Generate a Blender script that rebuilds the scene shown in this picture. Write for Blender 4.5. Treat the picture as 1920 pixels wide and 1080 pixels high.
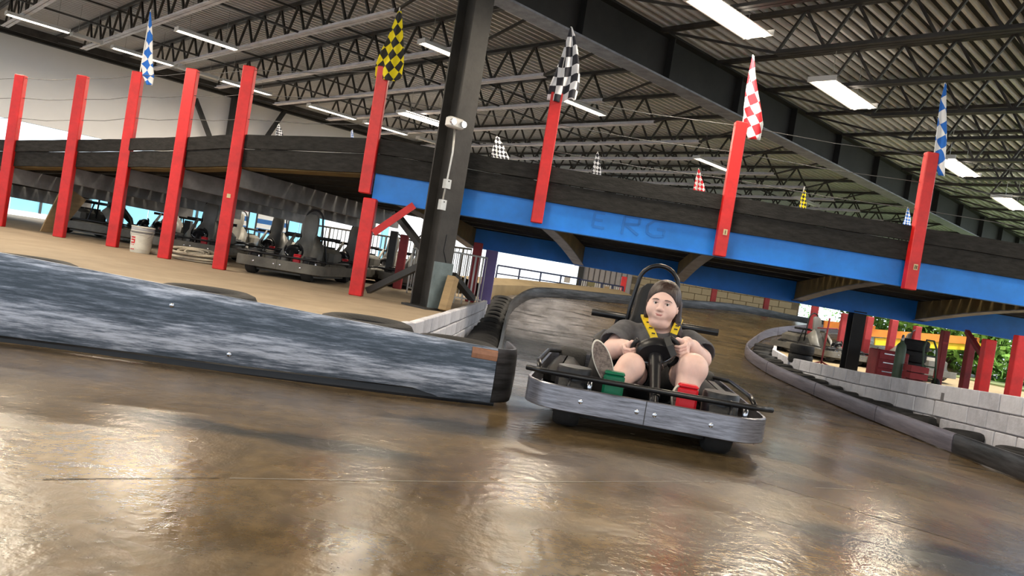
import bpy, bmesh, math, random
import numpy as np
from mathutils import Vector, Matrix, noise as mnoise
random.seed(7)
for o in list(bpy.data.objects): bpy.data.objects.remove(o)
SC = bpy.context.scene
COL = SC.collection
PI = math.pi
# ------------------------------------------------------------------ camera
F_PX = 1445.0; ROLL = math.radians(9.2); PITCH = math.radians(0.98); CAM_H = 0.7
FW = Vector((0, math.cos(PITCH), -math.sin(PITCH)))
U0 = Vector((0, math.sin(PITCH), math.cos(PITCH))); R0 = Vector((1, 0, 0))
CR = R0*math.cos(ROLL) + U0*math.sin(ROLL); CU = U0*math.cos(ROLL) - R0*math.sin(ROLL)
cam_d = bpy.data.cameras.new('camera'); cam = bpy.data.objects.new('camera', cam_d); COL.objects.link(cam)
cam_d.sensor_width = 36; cam_d.lens = 36*F_PX/1920; cam_d.clip_start = 0.05; cam_d.clip_end = 400
cam.matrix_world = Matrix(((CR.x, CU.x, -FW.x, 0), (CR.y, CU.y, -FW.y, 0), (CR.z, CU.z, -FW.z, CAM_H), (0, 0, 0, 1)))
SC.camera = cam
# ------------------------------------------------------------------ world, sun, exposure
SC.view_settings.view_transform = 'Standard'; SC.view_settings.look = 'None'
SC.view_settings.gamma = 1.0; SC.view_settings.use_curve_mapping = False
SC.view_settings.exposure = 0.34
W = bpy.data.worlds.new('world'); SC.world = W; W.use_nodes = True
bg = W.node_tree.nodes['Background']; bg.inputs['Color'].default_value = (0.80, 0.90, 1.0, 1); bg.inputs['Strength'].default_value = 1.85
sun_d = bpy.data.lights.new('sun', 'SUN'); sun_d.energy = 3.6; sun_d.angle = 0.02; sun_d.color = (1, .95, .86)
sun = bpy.data.objects.new('sun', sun_d); COL.objects.link(sun); 
SUN_EL = math.radians(48); SUN_AZ = math.radians(43.8+90)      # travels toward the back-left, square to the long wall
sun.rotation_euler = Vector((math.cos(SUN_AZ)*math.cos(SUN_EL), math.sin(SUN_AZ)*math.cos(SUN_EL), -math.sin(SUN_EL))).to_track_quat('-Z', 'Y').to_euler()
TUBE_POWER = 95.0
SC.cycles.max_bounces = 6; SC.cycles.diffuse_bounces = 3; SC.cycles.glossy_bounces = 3; SC.cycles.adaptive_threshold = .035; SC.cycles.caustics_reflective = False; SC.cycles.caustics_refractive = False
TUBE_COLOR = (1.0, 0.87, 0.68)
# ------------------------------------------------------------------ helpers
def ray(u, v): return CR*((u-960)/F_PX) + CU*((540-v)/F_PX) + FW
def PY(u, v, Y):
    d = ray(u, v); return Vector((0, 0, CAM_H)) + d*(Y/d.y)
def PZ(u, v, z):
    d = ray(u, v); return Vector((0, 0, CAM_H)) + d*((z-CAM_H)/d.z)
GA = math.radians(43.8)
GV = Vector((math.cos(GA), math.sin(GA), 0)); JV = Vector((-GV.y, GV.x, 0))
def AB(a, b, z=0): return GV*a + JV*b + Vector((0, 0, z))
WLOC = {}
class MB:
    def __init__(s): s.v = []; s.f = []; s.uv = None
    def add(s, vs, fs):
        n = len(s.v); s.v += [Vector(p) for p in vs]; s.f += [tuple(i+n for i in f) for f in fs]; return s
    def obox(s, c, ax, ay, az):           # centre and three half-axis vectors
        c = Vector(c); ax = Vector(ax); ay = Vector(ay); az = Vector(az)
        vs = [c+ax*i+ay*j+az*k for k in (-1, 1) for j in (-1, 1) for i in (-1, 1)]
        return s.add(vs, [(0,2,3,1),(4,5,7,6),(0,1,5,4),(2,6,7,3),(0,4,6,2),(1,3,7,5)])
    def box(s, c, size, rz=0):
        x, y, z = size; cx, sx = math.cos(rz), math.sin(rz)
        return s.obox(c, (cx*x/2, sx*x/2, 0), (-sx*y/2, cx*y/2, 0), (0, 0, z/2))
    def bbox(s, c, size, bev=0.01, rz=0, M=None):   # bevelled box (octagonal in plan and in section)
        x, y, z = [q/2 for q in size]; b = min(bev, x*.9, y*.9, z*.9)
        pts = []
        for (dz, ins) in ((-z, b), (-z+b, 0), (z-b, 0), (z, b)):
            xx, yy = x-ins, y-ins
            ring = [(xx-b,-yy),(xx,-yy+b),(xx,yy-b),(xx-b,yy),(-xx+b,yy),(-xx,yy-b),(-xx,-yy+b),(-xx+b,-yy)]
            pts += [(px, py, dz) for px, py in ring]
        if M is None: M = Matrix.Rotation(rz, 4, 'Z')
        c = Vector(c); vs = [c + (M @ Vector(p)) for p in pts]
        fs = [tuple(range(7, -1, -1)), tuple(range(24, 32))]
        for k in range(3):
            for i in range(8):
                j = (i+1) % 8; fs.append((k*8+i, k*8+j, k*8+8+j, k*8+8+i))
        return s.add(vs, fs)
    def beam(s, p0, p1, w, h, up=(0, 0, 1)):
        p0 = Vector(p0); p1 = Vector(p1); d = p1-p0; L = d.length; d.normalize()
        x = d.cross(Vector(up)).normalized(); y = x.cross(d)
        return s.obox((p0+p1)/2, x*(w/2), d*(L/2), y*(h/2))
    def tube(s, pts, r, n=8, closed=False, caps=True):
        pts = [Vector(p) for p in pts]; m = len(pts); rs = r if isinstance(r, (list, tuple)) else [r]*m
        nb = len(s.v); prev = None
        for i, p in enumerate(pts):
            a = pts[(i-1) % m] if (closed or i > 0) else p
            b = pts[(i+1) % m] if (closed or i < m-1) else p
            t = (b-a).normalized()
            if prev is None:
                q = Vector((0, 0, 1)) if abs(t.z) < .9 else Vector((1, 0, 0)); x = t.cross(q).normalized()
            else: x = (prev - t*prev.dot(t)).normalized()
            prev = x; y = t.cross(x)
            for k in range(n):
                an = 2*PI*k/n; s.v.append(p + x*(rs[i]*math.cos(an)) + y*(rs[i]*math.sin(an)))
        for i in range(m if closed else m-1):
            a0 = nb+i*n; b0 = nb+((i+1) % m)*n
            for k in range(n):
                l = (k+1) % n; s.f.append((a0+k, a0+l, b0+l, b0+k))
        if caps and not closed:
            s.f.append(tuple(nb+k for k in range(n-1, -1, -1))); s.f.append(tuple(nb+(m-1)*n+k for k in range(n)))
        return s
    def lathe(s, prof, n=20, M=None, closed=False):   # prof: (r,z)
        M = M or Matrix.Identity(4); nb = len(s.v)
        for r, z in prof:
            for k in range(n):
                a = 2*PI*k/n; s.v.append(M @ Vector((r*math.cos(a), r*math.sin(a), z)))
        m = len(prof)
        for i in range(m if closed else m-1):
            a0 = nb+i*n; b0 = nb+((i+1) % m)*n
            for k in range(n):
                l = (k+1) % n; s.f.append((a0+k, a0+l, b0+l, b0+k))
        if not closed:
            s.f.append(tuple(nb+k for k in range(n-1, -1, -1))); s.f.append(tuple(nb+(m-1)*n+k for k in range(n)))
        return s
    def prism(s, poly, z0, z1):
        n = len(poly); vs = [(p[0], p[1], z0) for p in poly]+[(p[0], p[1], z1) for p in poly]
        fs = [tuple(range(n-1, -1, -1)), tuple(range(n, 2*n))]+[(i, (i+1) % n, n+(i+1) % n, n+i) for i in range(n)]
        return s.add(vs, fs)
    def grid(s, P, closed_u=False):       # P[i][j] points
        m = len(P); n = len(P[0]); nb = len(s.v)
        for row in P: s.v += [Vector(p) for p in row]
        for i in range(m if closed_u else m-1):
            for j in range(n-1):
                a = nb+i*n+j; b = nb+((i+1) % m)*n+j; s.f.append((a, b, b+1, a+1))
        return s
    def sweep(s, path, sec, closed=False):  # path of (pos, outward-normal 2D Vector), sec list of (offset, dz): ribbon with thickness
        rows = []
        for p, nrm in path:
            rows.append([Vector((p[0]+nrm[0]*o, p[1]+nrm[1]*o, p[2]+dz)) for o, dz in sec+[sec[0]]])
        s.grid(rows, closed)
        if not closed:
            nb = len(s.v)
            s.add(rows[0][:-1], [tuple(range(len(sec)))]); s.add(rows[-1][:-1], [tuple(range(len(sec)-1, -1, -1))])
        return s
def empty(name, loc=(0, 0, 0)):
    o = bpy.data.objects.new(name, None); o.empty_display_size = .1; COL.objects.link(o); o.location = loc; WLOC[o] = Vector(loc); return o
def obj(name, mb, mat, parent=None, at=None, smooth=False, uvs=None):
    """one mesh object; vertices are given in world space (parents carry no rotation while building)"""
    if parent is not None:
        org = WLOC[parent] if at is None else Vector(at)
    elif at is None:
        xs = [v.x for v in mb.v]; ys = [v.y for v in mb.v]; zs = [v.z for v in mb.v]
        org = Vector(((min(xs)+max(xs))/2, (min(ys)+max(ys))/2, min(zs)))
    else: org = Vector(at)
    me = bpy.data.meshes.new(name); me.from_pydata([v-org for v in mb.v], [], mb.f); me.update()
    bm = bmesh.new(); bm.from_mesh(me); bmesh.ops.recalc_face_normals(bm, faces=bm.faces); bm.to_mesh(me); bm.free()
    if smooth: me.shade_smooth()
    if smooth == 'auto':
        me.set_sharp_from_angle(angle=math.radians(38))
    o = bpy.data.objects.new(name, me); COL.objects.link(o)
    if mat: me.materials.append(mat)
    if parent is not None: o.parent = parent; o.location = org-WLOC[parent]
    else: o.location = org
    WLOC[o] = org.copy()
    return o
def inst(name, mesh, parent, loc, rz=0, M=None):   # a piece that shares mesh data
    o = bpy.data.objects.new(name, mesh); COL.objects.link(o); o.parent = parent
    l = Vector(loc)
    if M is None: M = Matrix.Rotation(rz, 4, 'Z')
    o.matrix_local = Matrix.Translation(l-(WLOC[parent] if parent else Vector())) @ M
    WLOC[o] = l; return o
def tag(o, label, cat, group=None):
    o['label'] = label; o['category'] = cat
    if group: o['group'] = group
    return o
def struct(o, label=None):
    o['kind'] = 'structure'
    if label: o['label'] = label
    return o
def copy_tree(o, parent=None):
    c = o.copy(); COL.objects.link(c)
    if parent is not None: c.parent = parent
    for ch in o.children: copy_tree(ch, c)
    return c
ORD = ['first','second','third','fourth','fifth','sixth','seventh','eighth','ninth','tenth','eleventh','twelfth','thirteenth','fourteenth','fifteenth','sixteenth','seventeenth','eighteenth','nineteenth','twentieth']
# ------------------------------------------------------------------ materials
def nodes(m): return m.node_tree.nodes, m.node_tree.links
def mat(name, col, rough=.6, metal=0.0, var=.25, scale=6.0, bump=0.0, bscale=40.0, col2=None, thr=(.45, .62), stretch=(1, 1, 1), spec=.5):
    m = bpy.data.materials.new(name); m.use_nodes = True; N, L = nodes(m); b = N['Principled BSDF']
    b.inputs['Roughness'].default_value = rough; b.inputs['Metallic'].default_value = metal; b.inputs['Specular IOR Level'].default_value = spec
    tc = N.new('ShaderNodeTexCoord'); mp = N.new('ShaderNodeMapping'); mp.inputs['Scale'].default_value = stretch; L.new(tc.outputs['Object'], mp.inputs['Vector'])
    nz = N.new('ShaderNodeTexNoise'); nz.inputs['Scale'].default_value = scale; nz.inputs['Detail'].default_value = 5; nz.inputs['Roughness'].default_value = .65
    L.new(mp.outputs['Vector'], nz.inputs['Vector'])
    cr = N.new('ShaderNodeValToRGB'); c2 = col2 or tuple(c*(1-var) for c in col); c1 = col if col2 else tuple(min(1, c*(1+var*.5)) for c in col)
    cr.color_ramp.elements[0].position = thr[0] if col2 else .3; cr.color_ramp.elements[1].position = thr[1] if col2 else .7
    cr.color_ramp.elements[0].color = (*c2, 1); cr.color_ramp.elements[1].color = (*c1, 1)
    L.new(nz.outputs['Fac'], cr.inputs['Fac']); L.new(cr.outputs['Color'], b.inputs['Base Color'])
    if bump:
        n2 = N.new('ShaderNodeTexNoise'); n2.inputs['Scale'].default_value = bscale; n2.inputs['Detail'].default_value = 3; L.new(mp.outputs['Vector'], n2.inputs['Vector'])
        bp = N.new('ShaderNodeBump'); bp.inputs['Strength'].default_value = bump; bp.inputs['Distance'].default_value = .01
        L.new(n2.outputs['Fac'], bp.inputs['Height']); L.new(bp.outputs['Normal'], b.inputs['Normal'])
    return m
def emis(name, col, s):
    m = bpy.data.materials.new(name); m.use_nodes = True; N, L = nodes(m); b = N['Principled BSDF']
    b.inputs['Base Color'].default_value = (*col, 1); b.inputs['Emission Color'].default_value = (*col, 1); b.inputs['Emission Strength'].default_value = s
    return m
def checker(name, c1, c2, n=8.0, rot=0.0):
    m = bpy.data.materials.new(name); m.use_nodes = True; N, L = nodes(m); b = N['Principled BSDF']; b.inputs['Roughness'].default_value = .8
    tc = N.new('ShaderNodeTexCoord'); mp = N.new('ShaderNodeMapping'); mp.inputs['Rotation'].default_value[2] = rot; L.new(tc.outputs['UV'], mp.inputs['Vector'])
    ck = N.new('ShaderNodeTexChecker'); ck.inputs['Scale'].default_value = n; ck.inputs['Color1'].default_value = (*c1, 1); ck.inputs['Color2'].default_value = (*c2, 1)
    L.new(mp.outputs['Vector'], ck.inputs['Vector']); L.new(ck.outputs['Color'], b.inputs['Base Color'])
    return m
M = {}
M['red'] = mat('red_paint', (.62, .012, .012), .45, var=.3, scale=5, bump=.15, bscale=30)
M['red_dull'] = mat('dull_red_paint', (.30, .02, .025), .6, var=.35, scale=5)
M['blue'] = mat('blue_paint', (.006, .20, .72), .5, var=.22, scale=2.5, bump=.1, bscale=20)
M['blue_mark'] = mat('dark_blue_paint', (.006, .15, .54), .5, var=.1)
M['plank'] = mat('black_planks', (.026, .025, .024), .9, spec=.2, var=.5, scale=7, stretch=(1, 1, 4), bump=.4, bscale=25)
M['tyre'] = mat('tyre_rubber', (.014, .014, .015), .75, var=.4, scale=20, bump=.3, bscale=60)
M['steel_dark'] = mat('dark_steel', (.035, .034, .033), .55, .2, var=.4, scale=3)
M['girder'] = mat('black_girder_paint', (.020, .019, .019), .6, .1, var=.5, scale=2)
M['flange'] = mat('lit_flange', (.30, .31, .35), .5, .35, var=.4, scale=6)  # light on the girder's underside put into a paler colour
M['joist'] = mat('joist_lit', (.78, .74, .78), .5, .0, var=.3, scale=4)  # light from below on the left-bay bottom chords put into the colour
M['joist_dark'] = mat('joist_unlit', (.06, .055, .052), .6, .2, var=.5, scale=4)  # unlit copy of the joist colour: webs, top chords, right bay
M['deck'] = mat('roof_deck_recess_shade', (.035, .033, .032), .8, .0, var=.3, scale=1.5)  # shade of the recesses between ribs painted into the deck colour
M['rib'] = mat('lit_rib', (.80, .79, .80), .45, .15, var=.25, scale=1.2)  # pale as lit undersides, against the shade-dark deck
M['column'] = mat('column_grey', (.040, .037, .034), .55, .2, var=.4, scale=4, bump=.1)
M['white_wall'] = mat('white_wall_paint', (.90, .89, .90), .8, var=.05, scale=.8)
M['beige'] = mat('beige_concrete', (.34, .265, .18), .85, var=.2, scale=2.2, bump=.25, bscale=30)
M['grey_conc'] = mat('grey_concrete', (.26, .24, .22), .85, var=.25, scale=2, bump=.2)
M['block_white'] = mat('white_block', (.74, .74, .80), .8, var=.22, scale=4, bump=.6, bscale=30)
M['block_white2'] = mat('white_block_worn', (.64, .64, .70), .8, var=.3, scale=5, bump=.6, bscale=30)
M['block_tan'] = mat('tan_block', (.52, .42, .26), .85, var=.15, scale=3, bump=.4, bscale=30)
M['mortar'] = mat('mortar', (.20, .19, .20), .9, var=.2)
M['mortar_tan'] = mat('tan_mortar', (.24, .19, .12), .9, var=.2)
M['black_plastic'] = mat('black_plastic', (.014, .014, .016), .38, spec=.3, var=.3, scale=8)
M['black_metal'] = mat('black_metal', (.016, .016, .018), .3, .4, var=.3, scale=8)
M['chrome'] = mat('worn_chrome', (.55, .56, .6), .25, 1.0, var=.25, scale=12)
M['white_metal'] = mat('white_enamel', (.75, .73, .70), .4, var=.05)
M['wire'] = mat('dark_wire', (.09, .09, .09), .6)
M['galv'] = mat('galvanised', (.50, .50, .48), .4, .6, var=.2)
M['wood'] = mat('plywood', (.36, .25, .13), .8, var=.25, scale=3, stretch=(1, 1, 6))
M['tan_dark'] = mat('tan_joist_paint', (.20, .145, .055), .7, var=.4, scale=3)
M['tube_on'] = emis('lit_tube', (1.0, .88, .72), 11.0)
M['tube_off'] = mat('unlit_tube', (.8, .8, .8), .3, var=.02)
M['pale_blue'] = mat('pale_blue_cladding', (.20, .46, .62), .7, var=.08, scale=1)
M['out_white'] = mat('white_cladding', (.82, .84, .86), .7, var=.05, scale=1)
M['asphalt'] = mat('sunlit_concrete', (.55, .54, .5), .9, var=.1, scale=.5)
M['purple'] = mat('purple_paint', (.25, .19, .46), .6, var=.1)
M['orange'] = mat('orange_paint', (.62, .20, .02), .6, var=.2)
M['yellow'] = mat('yellow_paint', (.75, .52, .01), .5, var=.15)
M['green_out'] = mat('foliage', (.16, .34, .05), .8, var=.5, scale=8)
M['bark'] = mat('bark', (.12, .08, .05), .9, var=.3)
M['grass'] = mat('grass_green', (.20, .25, .11), .9, var=.3, scale=2)
# ------------------------------------------------------------------ track floor
def track_material():
    m = bpy.data.materials.new('polished_track'); m.use_nodes = True; N, L = nodes(m); b = N['Principled BSDF']
    tc = N.new('ShaderNodeTexCoord')
    def noise(scale, st, det=5, w=0):
        mp = N.new('ShaderNodeMapping'); mp.inputs['Scale'].default_value = st; mp.inputs['Location'].default_value = (w, w*.7, 0); L.new(tc.outputs['Object'], mp.inputs['Vector'])
        n = N.new('ShaderNodeTexNoise'); n.inputs['Scale'].default_value = scale; n.inputs['Detail'].default_value = det; n.inputs['Roughness'].default_value = .6
        L.new(mp.outputs['Vector'], n.inputs['Vector']); return n.outputs['Fac']
    def ramp(fac, p0, p1, c0=(0,0,0), c1=(1,1,1)):
        r = N.new('ShaderNodeValToRGB'); r.color_ramp.elements[0].position = p0; r.color_ramp.elements[1].position = p1
        r.color_ramp.elements[0].color = (*c0, 1); r.color_ramp.elements[1].color = (*c1, 1); L.new(fac, r.inputs['Fac']); return r.outputs['Color']
    def mix(f, a, c):
        x = N.new('ShaderNodeMixRGB'); L.new(f, x.inputs['Fac'])
        for s, i in ((a, 'Color1'), (c, 'Color2')):
            if isinstance(s, tuple): x.inputs[i].default_value = (*s, 1)
            else: L.new(s, x.inputs[i])
        return x.outputs['Color']
    def math_(op, a, c=None):
        x = N.new('ShaderNodeMath'); x.operation = op
        for k, s in enumerate((a, c)):
            if s is None: continue
            if isinstance(s, (int, float)): x.inputs[k].default_value = s
            else: L.new(s, x.inputs[k])
        return x.outputs[0]
    base = ramp(noise(1.1, (1, 1.1, 1)), .3, .7, (.074, .051, .027), (.200, .134, .060))
    fine = ramp(noise(11, (1.5, 1, 1), 5, 3), .35, .7, (.55, .55, .55), (1.15, 1.15, 1.15))
    mm = N.new('ShaderNodeMixRGB'); mm.blend_type = 'MULTIPLY'; mm.inputs['Fac'].default_value = .8; L.new(base, mm.inputs['Color1']); L.new(fine, mm.inputs['Color2'])
    col = mm.outputs['Color']
    sep = N.new('ShaderNodeSeparateXYZ'); L.new(tc.outputs['Object'], sep.inputs[0])
    # the polished grey lane beyond the rail end, scribbled with tyre marks
    grey = ramp(noise(2.2, (1.2, .5, 1), 4, 9), .35, .7, (.17, .165, .175), (.40, .39, .42))
    fy = N.new('ShaderNodeMapRange'); fy.inputs['From Min'].default_value = 4.6; fy.inputs['From Max'].default_value = 6.4; L.new(sep.outputs['Y'], fy.inputs['Value'])
    fx = N.new('ShaderNodeMapRange'); fx.inputs['From Min'].default_value = 2.3; fx.inputs['From Max'].default_value = 1.0; L.new(sep.outputs['X'], fx.inputs['Value'])
    col = mix(math_('MULTIPLY', fy.outputs[0], fx.outputs[0]), col, grey)
    wv = N.new('ShaderNodeTexWave'); wv.wave_type = 'RINGS'; wv.inputs['Scale'].default_value = .8; wv.inputs['Distortion'].default_value = 9; wv.inputs['Detail'].default_value = 3; wv.inputs['Detail Scale'].default_value = .7
    L.new(tc.outputs['Object'], wv.inputs['Vector'])
    marks = math_('MULTIPLY', ramp(wv.outputs['Fac'], .78, .9), ramp(noise(1.3, (1, 1, 1), 2, 5), .42, .6))
    marks = math_('MULTIPLY', marks, fy.outputs[0])
    col = mix(math_('MULTIPLY', marks, .7), col, (.02, .02, .02))
    # oil stains with their own outlines
    nd = math_('MULTIPLY', math_('SUBTRACT', noise(1.6, (1, 1, 1), 4, 2), .5), 1.3)
    for cx, cy, rx, ry, am in STAINS:
        dx = math_('DIVIDE', math_('SUBTRACT', sep.outputs['X'], cx), rx); dy = math_('DIVIDE', math_('SUBTRACT', sep.outputs['Y'], cy), ry)
        d = math_('SQRT', math_('ADD', math_('MULTIPLY', dx, dx), math_('MULTIPLY', dy, dy)))
        st = ramp(math_('ADD', d, nd), .55, 1.0, (am, am, am), (0, 0, 0))
        col = mix(st, col, (.018, .017, .012))
    L.new(col, b.inputs['Base Color'])
    rr = ramp(noise(1.7, (1, 1.2, 1), 2, 11), .3, .75, (.17,)*3, (.36,)*3); L.new(rr, b.inputs['Roughness'])
    b.inputs['Specular IOR Level'].default_value = .5
    bp = N.new('ShaderNodeBump'); bp.inputs['Strength'].default_value = .13; bp.inputs['Distance'].default_value = .02
    bh = N.new('ShaderNodeMath'); bh.operation = 'ADD'
    L.new(noise(22, (1.1, 1, 1), 3, 4), bh.inputs[0]); L.new(math_('MULTIPLY', noise(3.0, (1, 1.5, 1), 2, 6), .8), bh.inputs[1]); L.new(bh.outputs[0], bp.inputs['Height'])
    L.new(bp.outputs['Normal'], b.inputs['Normal'])
    return m
STAINS = [(-1.0, 2.68, .30, .09, .95), (-.52, 2.70, .40, .12, .97), (-.08, 3.40, .45, .22, .8), (1.5, 2.58, .52, .24, .97), (1.25, 2.62, .3, .12, .7), (.95, 3.45, .8, .2, .5), (2.3, 4.3, .9, .5, .45), (2.7, 6.0, 1.0, .8, .35)]
CTRL = [(-6,0,0),(-3,2,0),(0,0,0),(0,3,0),(.7,3.7,0),(1.4,3.7,0),(.7,4.6,-.02),(1.3,4.7,-.03),(-2.4,3.5,0),(0,4.2,-.03),(3,0,-.05),(5,0,-.12),(4,4,-.22),(5,3,-.25),(2.5,5,-.12),
 (0,6.5,-.2),(0,9,-.3),(0,11,-.28),(0,13,-.15),(.05,15.5,.08),(4.4,6.3,-.31),(4.67,9.5,-.365),(4.73,11.5,-.34),(4.9,15.5,-.06),(5.65,17,.15),(6.9,19,.41),(7.9,20,.60),
 (.5,16.5,.27),(2.2,18.5,.4),(5.2,21,.61),(8.7,24,.62),(12,26,.65),(2.3,9,-.33),(2.3,12,-.25),(2.4,15,.02),(-4,5,-.12),(-4,12,-.15),(-8,8,-.12),(9,8,-.35),(9,14,-.3),(-8,-2,0),(8,-2,-.15),(-3,18,-.1),(-3,24,0),(3,25,.45),(13,8,-.4),(13,16,-.2),(-8,20,-.1),(0,-4,0)]
_c = np.array(CTRL, float)
def _phi(r2): return np.where(r2 > 1e-12, .5*r2*np.log(np.maximum(r2, 1e-12)), 0)
_n = len(_c); _K = _phi(((_c[:, None, :2]-_c[None, :, :2])**2).sum(-1)) + np.eye(_n)*.05
_P = np.c_[np.ones(_n), _c[:, :2]]; _A = np.block([[_K, _P], [_P.T, np.zeros((3, 3))]])
_w = np.linalg.solve(_A, np.r_[_c[:, 2], 0, 0, 0])
def ZT(x, y):
    p = np.atleast_2d(np.c_[x, y]); k = _phi(((p[:, None, :]-_c[None, :, :2])**2).sum(-1))
    z = k @ _w[:_n] + _w[_n] + p @ _w[_n+1:]; return z if z.size > 1 else float(z[0])
xs = np.arange(-9, 14.01, .25); ys = np.arange(-4.5, 27.01, .25)
XX, YY = np.meshgrid(xs, ys, indexing='ij'); ZZ = ZT(XX.ravel(), YY.ravel()).reshape(XX.shape)
fl = MB().grid([[(xs[i], ys[j], ZZ[i, j]) for j in range(len(ys))] for i in range(len(xs))])
floor = struct(obj('floor', fl, track_material(), at=(0, 0, 0), smooth=True), 'polished brown concrete track surface dipping under the blue bridge')
# sawn joints in the slab: thin strips of filler a hair proud of the concrete
def seam(pix, w, m_):
    pts = [PZ(u, v, 0) for u, v in pix]; q = []
    for a, b_ in zip(pts[:-1], pts[1:]):
        for k in range(6): q.append(a.lerp(b_, k/6))
    q.append(pts[-1]); rows = []
    for i, p in enumerate(q):
        t = (q[min(i+1, len(q)-1)]-q[max(i-1, 0)]).normalized(); n_ = Vector((-t.y, t.x, 0)); ww = w*(.5+.7*random.random())
        rows.append([Vector((p.x+n_.x*s*ww, p.y+n_.y*s*ww, ZT(p.x+n_.x*s*ww, p.y+n_.y*s*ww)+.0012)) for s in (-1, 1)])
    o = obj('floor_joint', MB().grid(rows), m_, floor)
    return o
M['crack'] = mat('crack_dirt', (.012, .011, .01), .9, var=.2)
M['filler'] = mat('pale_joint_filler', (.35, .34, .32), .7, var=.3, scale=15)
seam([(80, 909), (250, 906), (410, 904)], .003, M['crack']); seam([(430, 904), (640, 906), (860, 907), (1370, 905)], .0018, M['filler'])
seam([(1425, 905), (1600, 955), (1820, 1012)], .0028, M['crack']); seam([(1530, 914), (1640, 915)], .0015, M['filler'])
# ------------------------------------------------------------------ left concrete floor, raised, with its block retaining wall
ZP = 0.18
LE = [(-.84, 4.9), (-.66, 5.8), (-.52, 8.5), (-.36, 11.9), (-.38, 14.0), (-.8, 17.0)]
pl = [(x-.055, y+.03) for x, y in LE] + [(-1.2, 22), (-1.5, 30.5), (-20, 12.5), (-12, 1.2), (-6.0, 3.35)]
o = struct(obj('floor_platform', MB().prism(pl, -.5, ZP), M['beige'], at=(-4, 8, ZP)), 'beige concrete floor behind the left rail')
def block_wall(name, label, edge, ztop, courses, bl, bh, mats, mort, side, depth=.12):
    """edge: list of (x,y); ztop(y) -> z of the wall top; separate blocks proud of a mortar core"""
    pts = [Vector((x, y, 0)) for x, y in edge]; seg = [(b_-a).length for a, b_ in zip(pts[:-1], pts[1:])]; tot = sum(seg)
    def at_(s):
        for a, b_, l in zip(pts[:-1], pts[1:], seg):
            if s <= l or b_ is pts[-1]:
                return a.lerp(b_, min(s/l, 1.0)), (b_-a).normalized()
            s -= l
    core = MB(); rows = []
    for k in range(int(tot/.3)+2):
        p, t = at_(min(k*.3, tot)); n_ = Vector((t.y, -t.x, 0))*side; z1 = ztop(p.y)
        a = p-n_*.010; b_ = p-n_*depth
        rows.append([Vector((a.x, a.y, z1-.004)), Vector((a.x, a.y, z1-courses*bh)), Vector((b_.x, b_.y, z1-courses*bh)), Vector((b_.x, b_.y, z1-.004)), Vector((a.x, a.y, z1-.004))])
    core.grid(rows)
    w = struct(obj(name, core, mort, at=(pts[0].x, pts[0].y, 0)), label)
    base = [MB().bbox((0, 0, 0), (bl-.012, .06, bh-.012), .008) for _ in mats]; me = []
    for b_, m_ in zip(base, mats):
        t_ = obj('block', b_, m_); me.append(t_.data); bpy.data.objects.remove(t_)
    for c in range(courses):
        s = bl*.5*(c % 2)+bl*.5
        while s < tot-bl*.4:
            p, t = at_(s); n_ = Vector((t.y, -t.x, 0))*side
            p2, _ = at_(min(s+.1, tot)); sl = math.atan2(ztop(p2.y)-ztop(p.y), .1)
            R_ = Matrix((( t.x, -n_.x, 0, 0), (t.y, -n_.y, 0, 0), (0, 0, 1, 0), (0, 0, 0, 1))) @ Matrix.Rotation(-sl, 4, 'Y')
            q = p - n_*(.024+random.uniform(-.004, .004)); q.z = ztop(p.y)-(c+.5)*bh
            inst('block', random.choice(me), w, q, M=R_); s += bl
    return w
block_wall('wall_left', 'white painted block retaining wall below the beige floor', LE[:5], lambda y: ZP, 4, .40, .14, [M['block_white'], M['block_white2']], M['mortar'], 1)
# ------------------------------------------------------------------ right concrete floor and its block wall
RE = [(3.75, -1.5), (4.05, 2.0), (4.35, 4.2), (4.6, 5.6), (4.9, 7.2), (5.1, 9.0), (5.02, 11.0), (4.90, 13.4), (5.0, 14.4), (5.5, 15.8), (6.4, 17.0)]
def ZR(y): return float(np.interp(y, [0, 7.2, 9, 11, 13.4, 14.4, 18], [.48, .25, .146, .045, -.03, .02, .10]))
rows = []
for i, (x, y) in enumerate(RE):
    rows.append([Vector((x+k+.055, y, ZR(y))) for k in (0, 2, 4, 6, 8, 10, 13)])
top = MB().grid(rows)
sk = [[Vector((r[0].x, r[0].y, r[0].z)) , Vector((r[0].x, r[0].y, -.8))] for r in rows]; top.grid(sk)
M['tan_conc'] = mat('tan_concrete', (.34, .26, .15), .85, var=.25, scale=1.5, bump=.2)
struct(obj('floor_island', top, M['tan_conc'], at=(8, 10, 0)), 'tan concrete floor of the island inside the hairpin')
block_wall('wall_right', 'white painted block wall around the island on the right', RE, ZR, 4, .40, .19, [M['block_white'], M['block_white2']], M['mortar'], -1)
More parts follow.
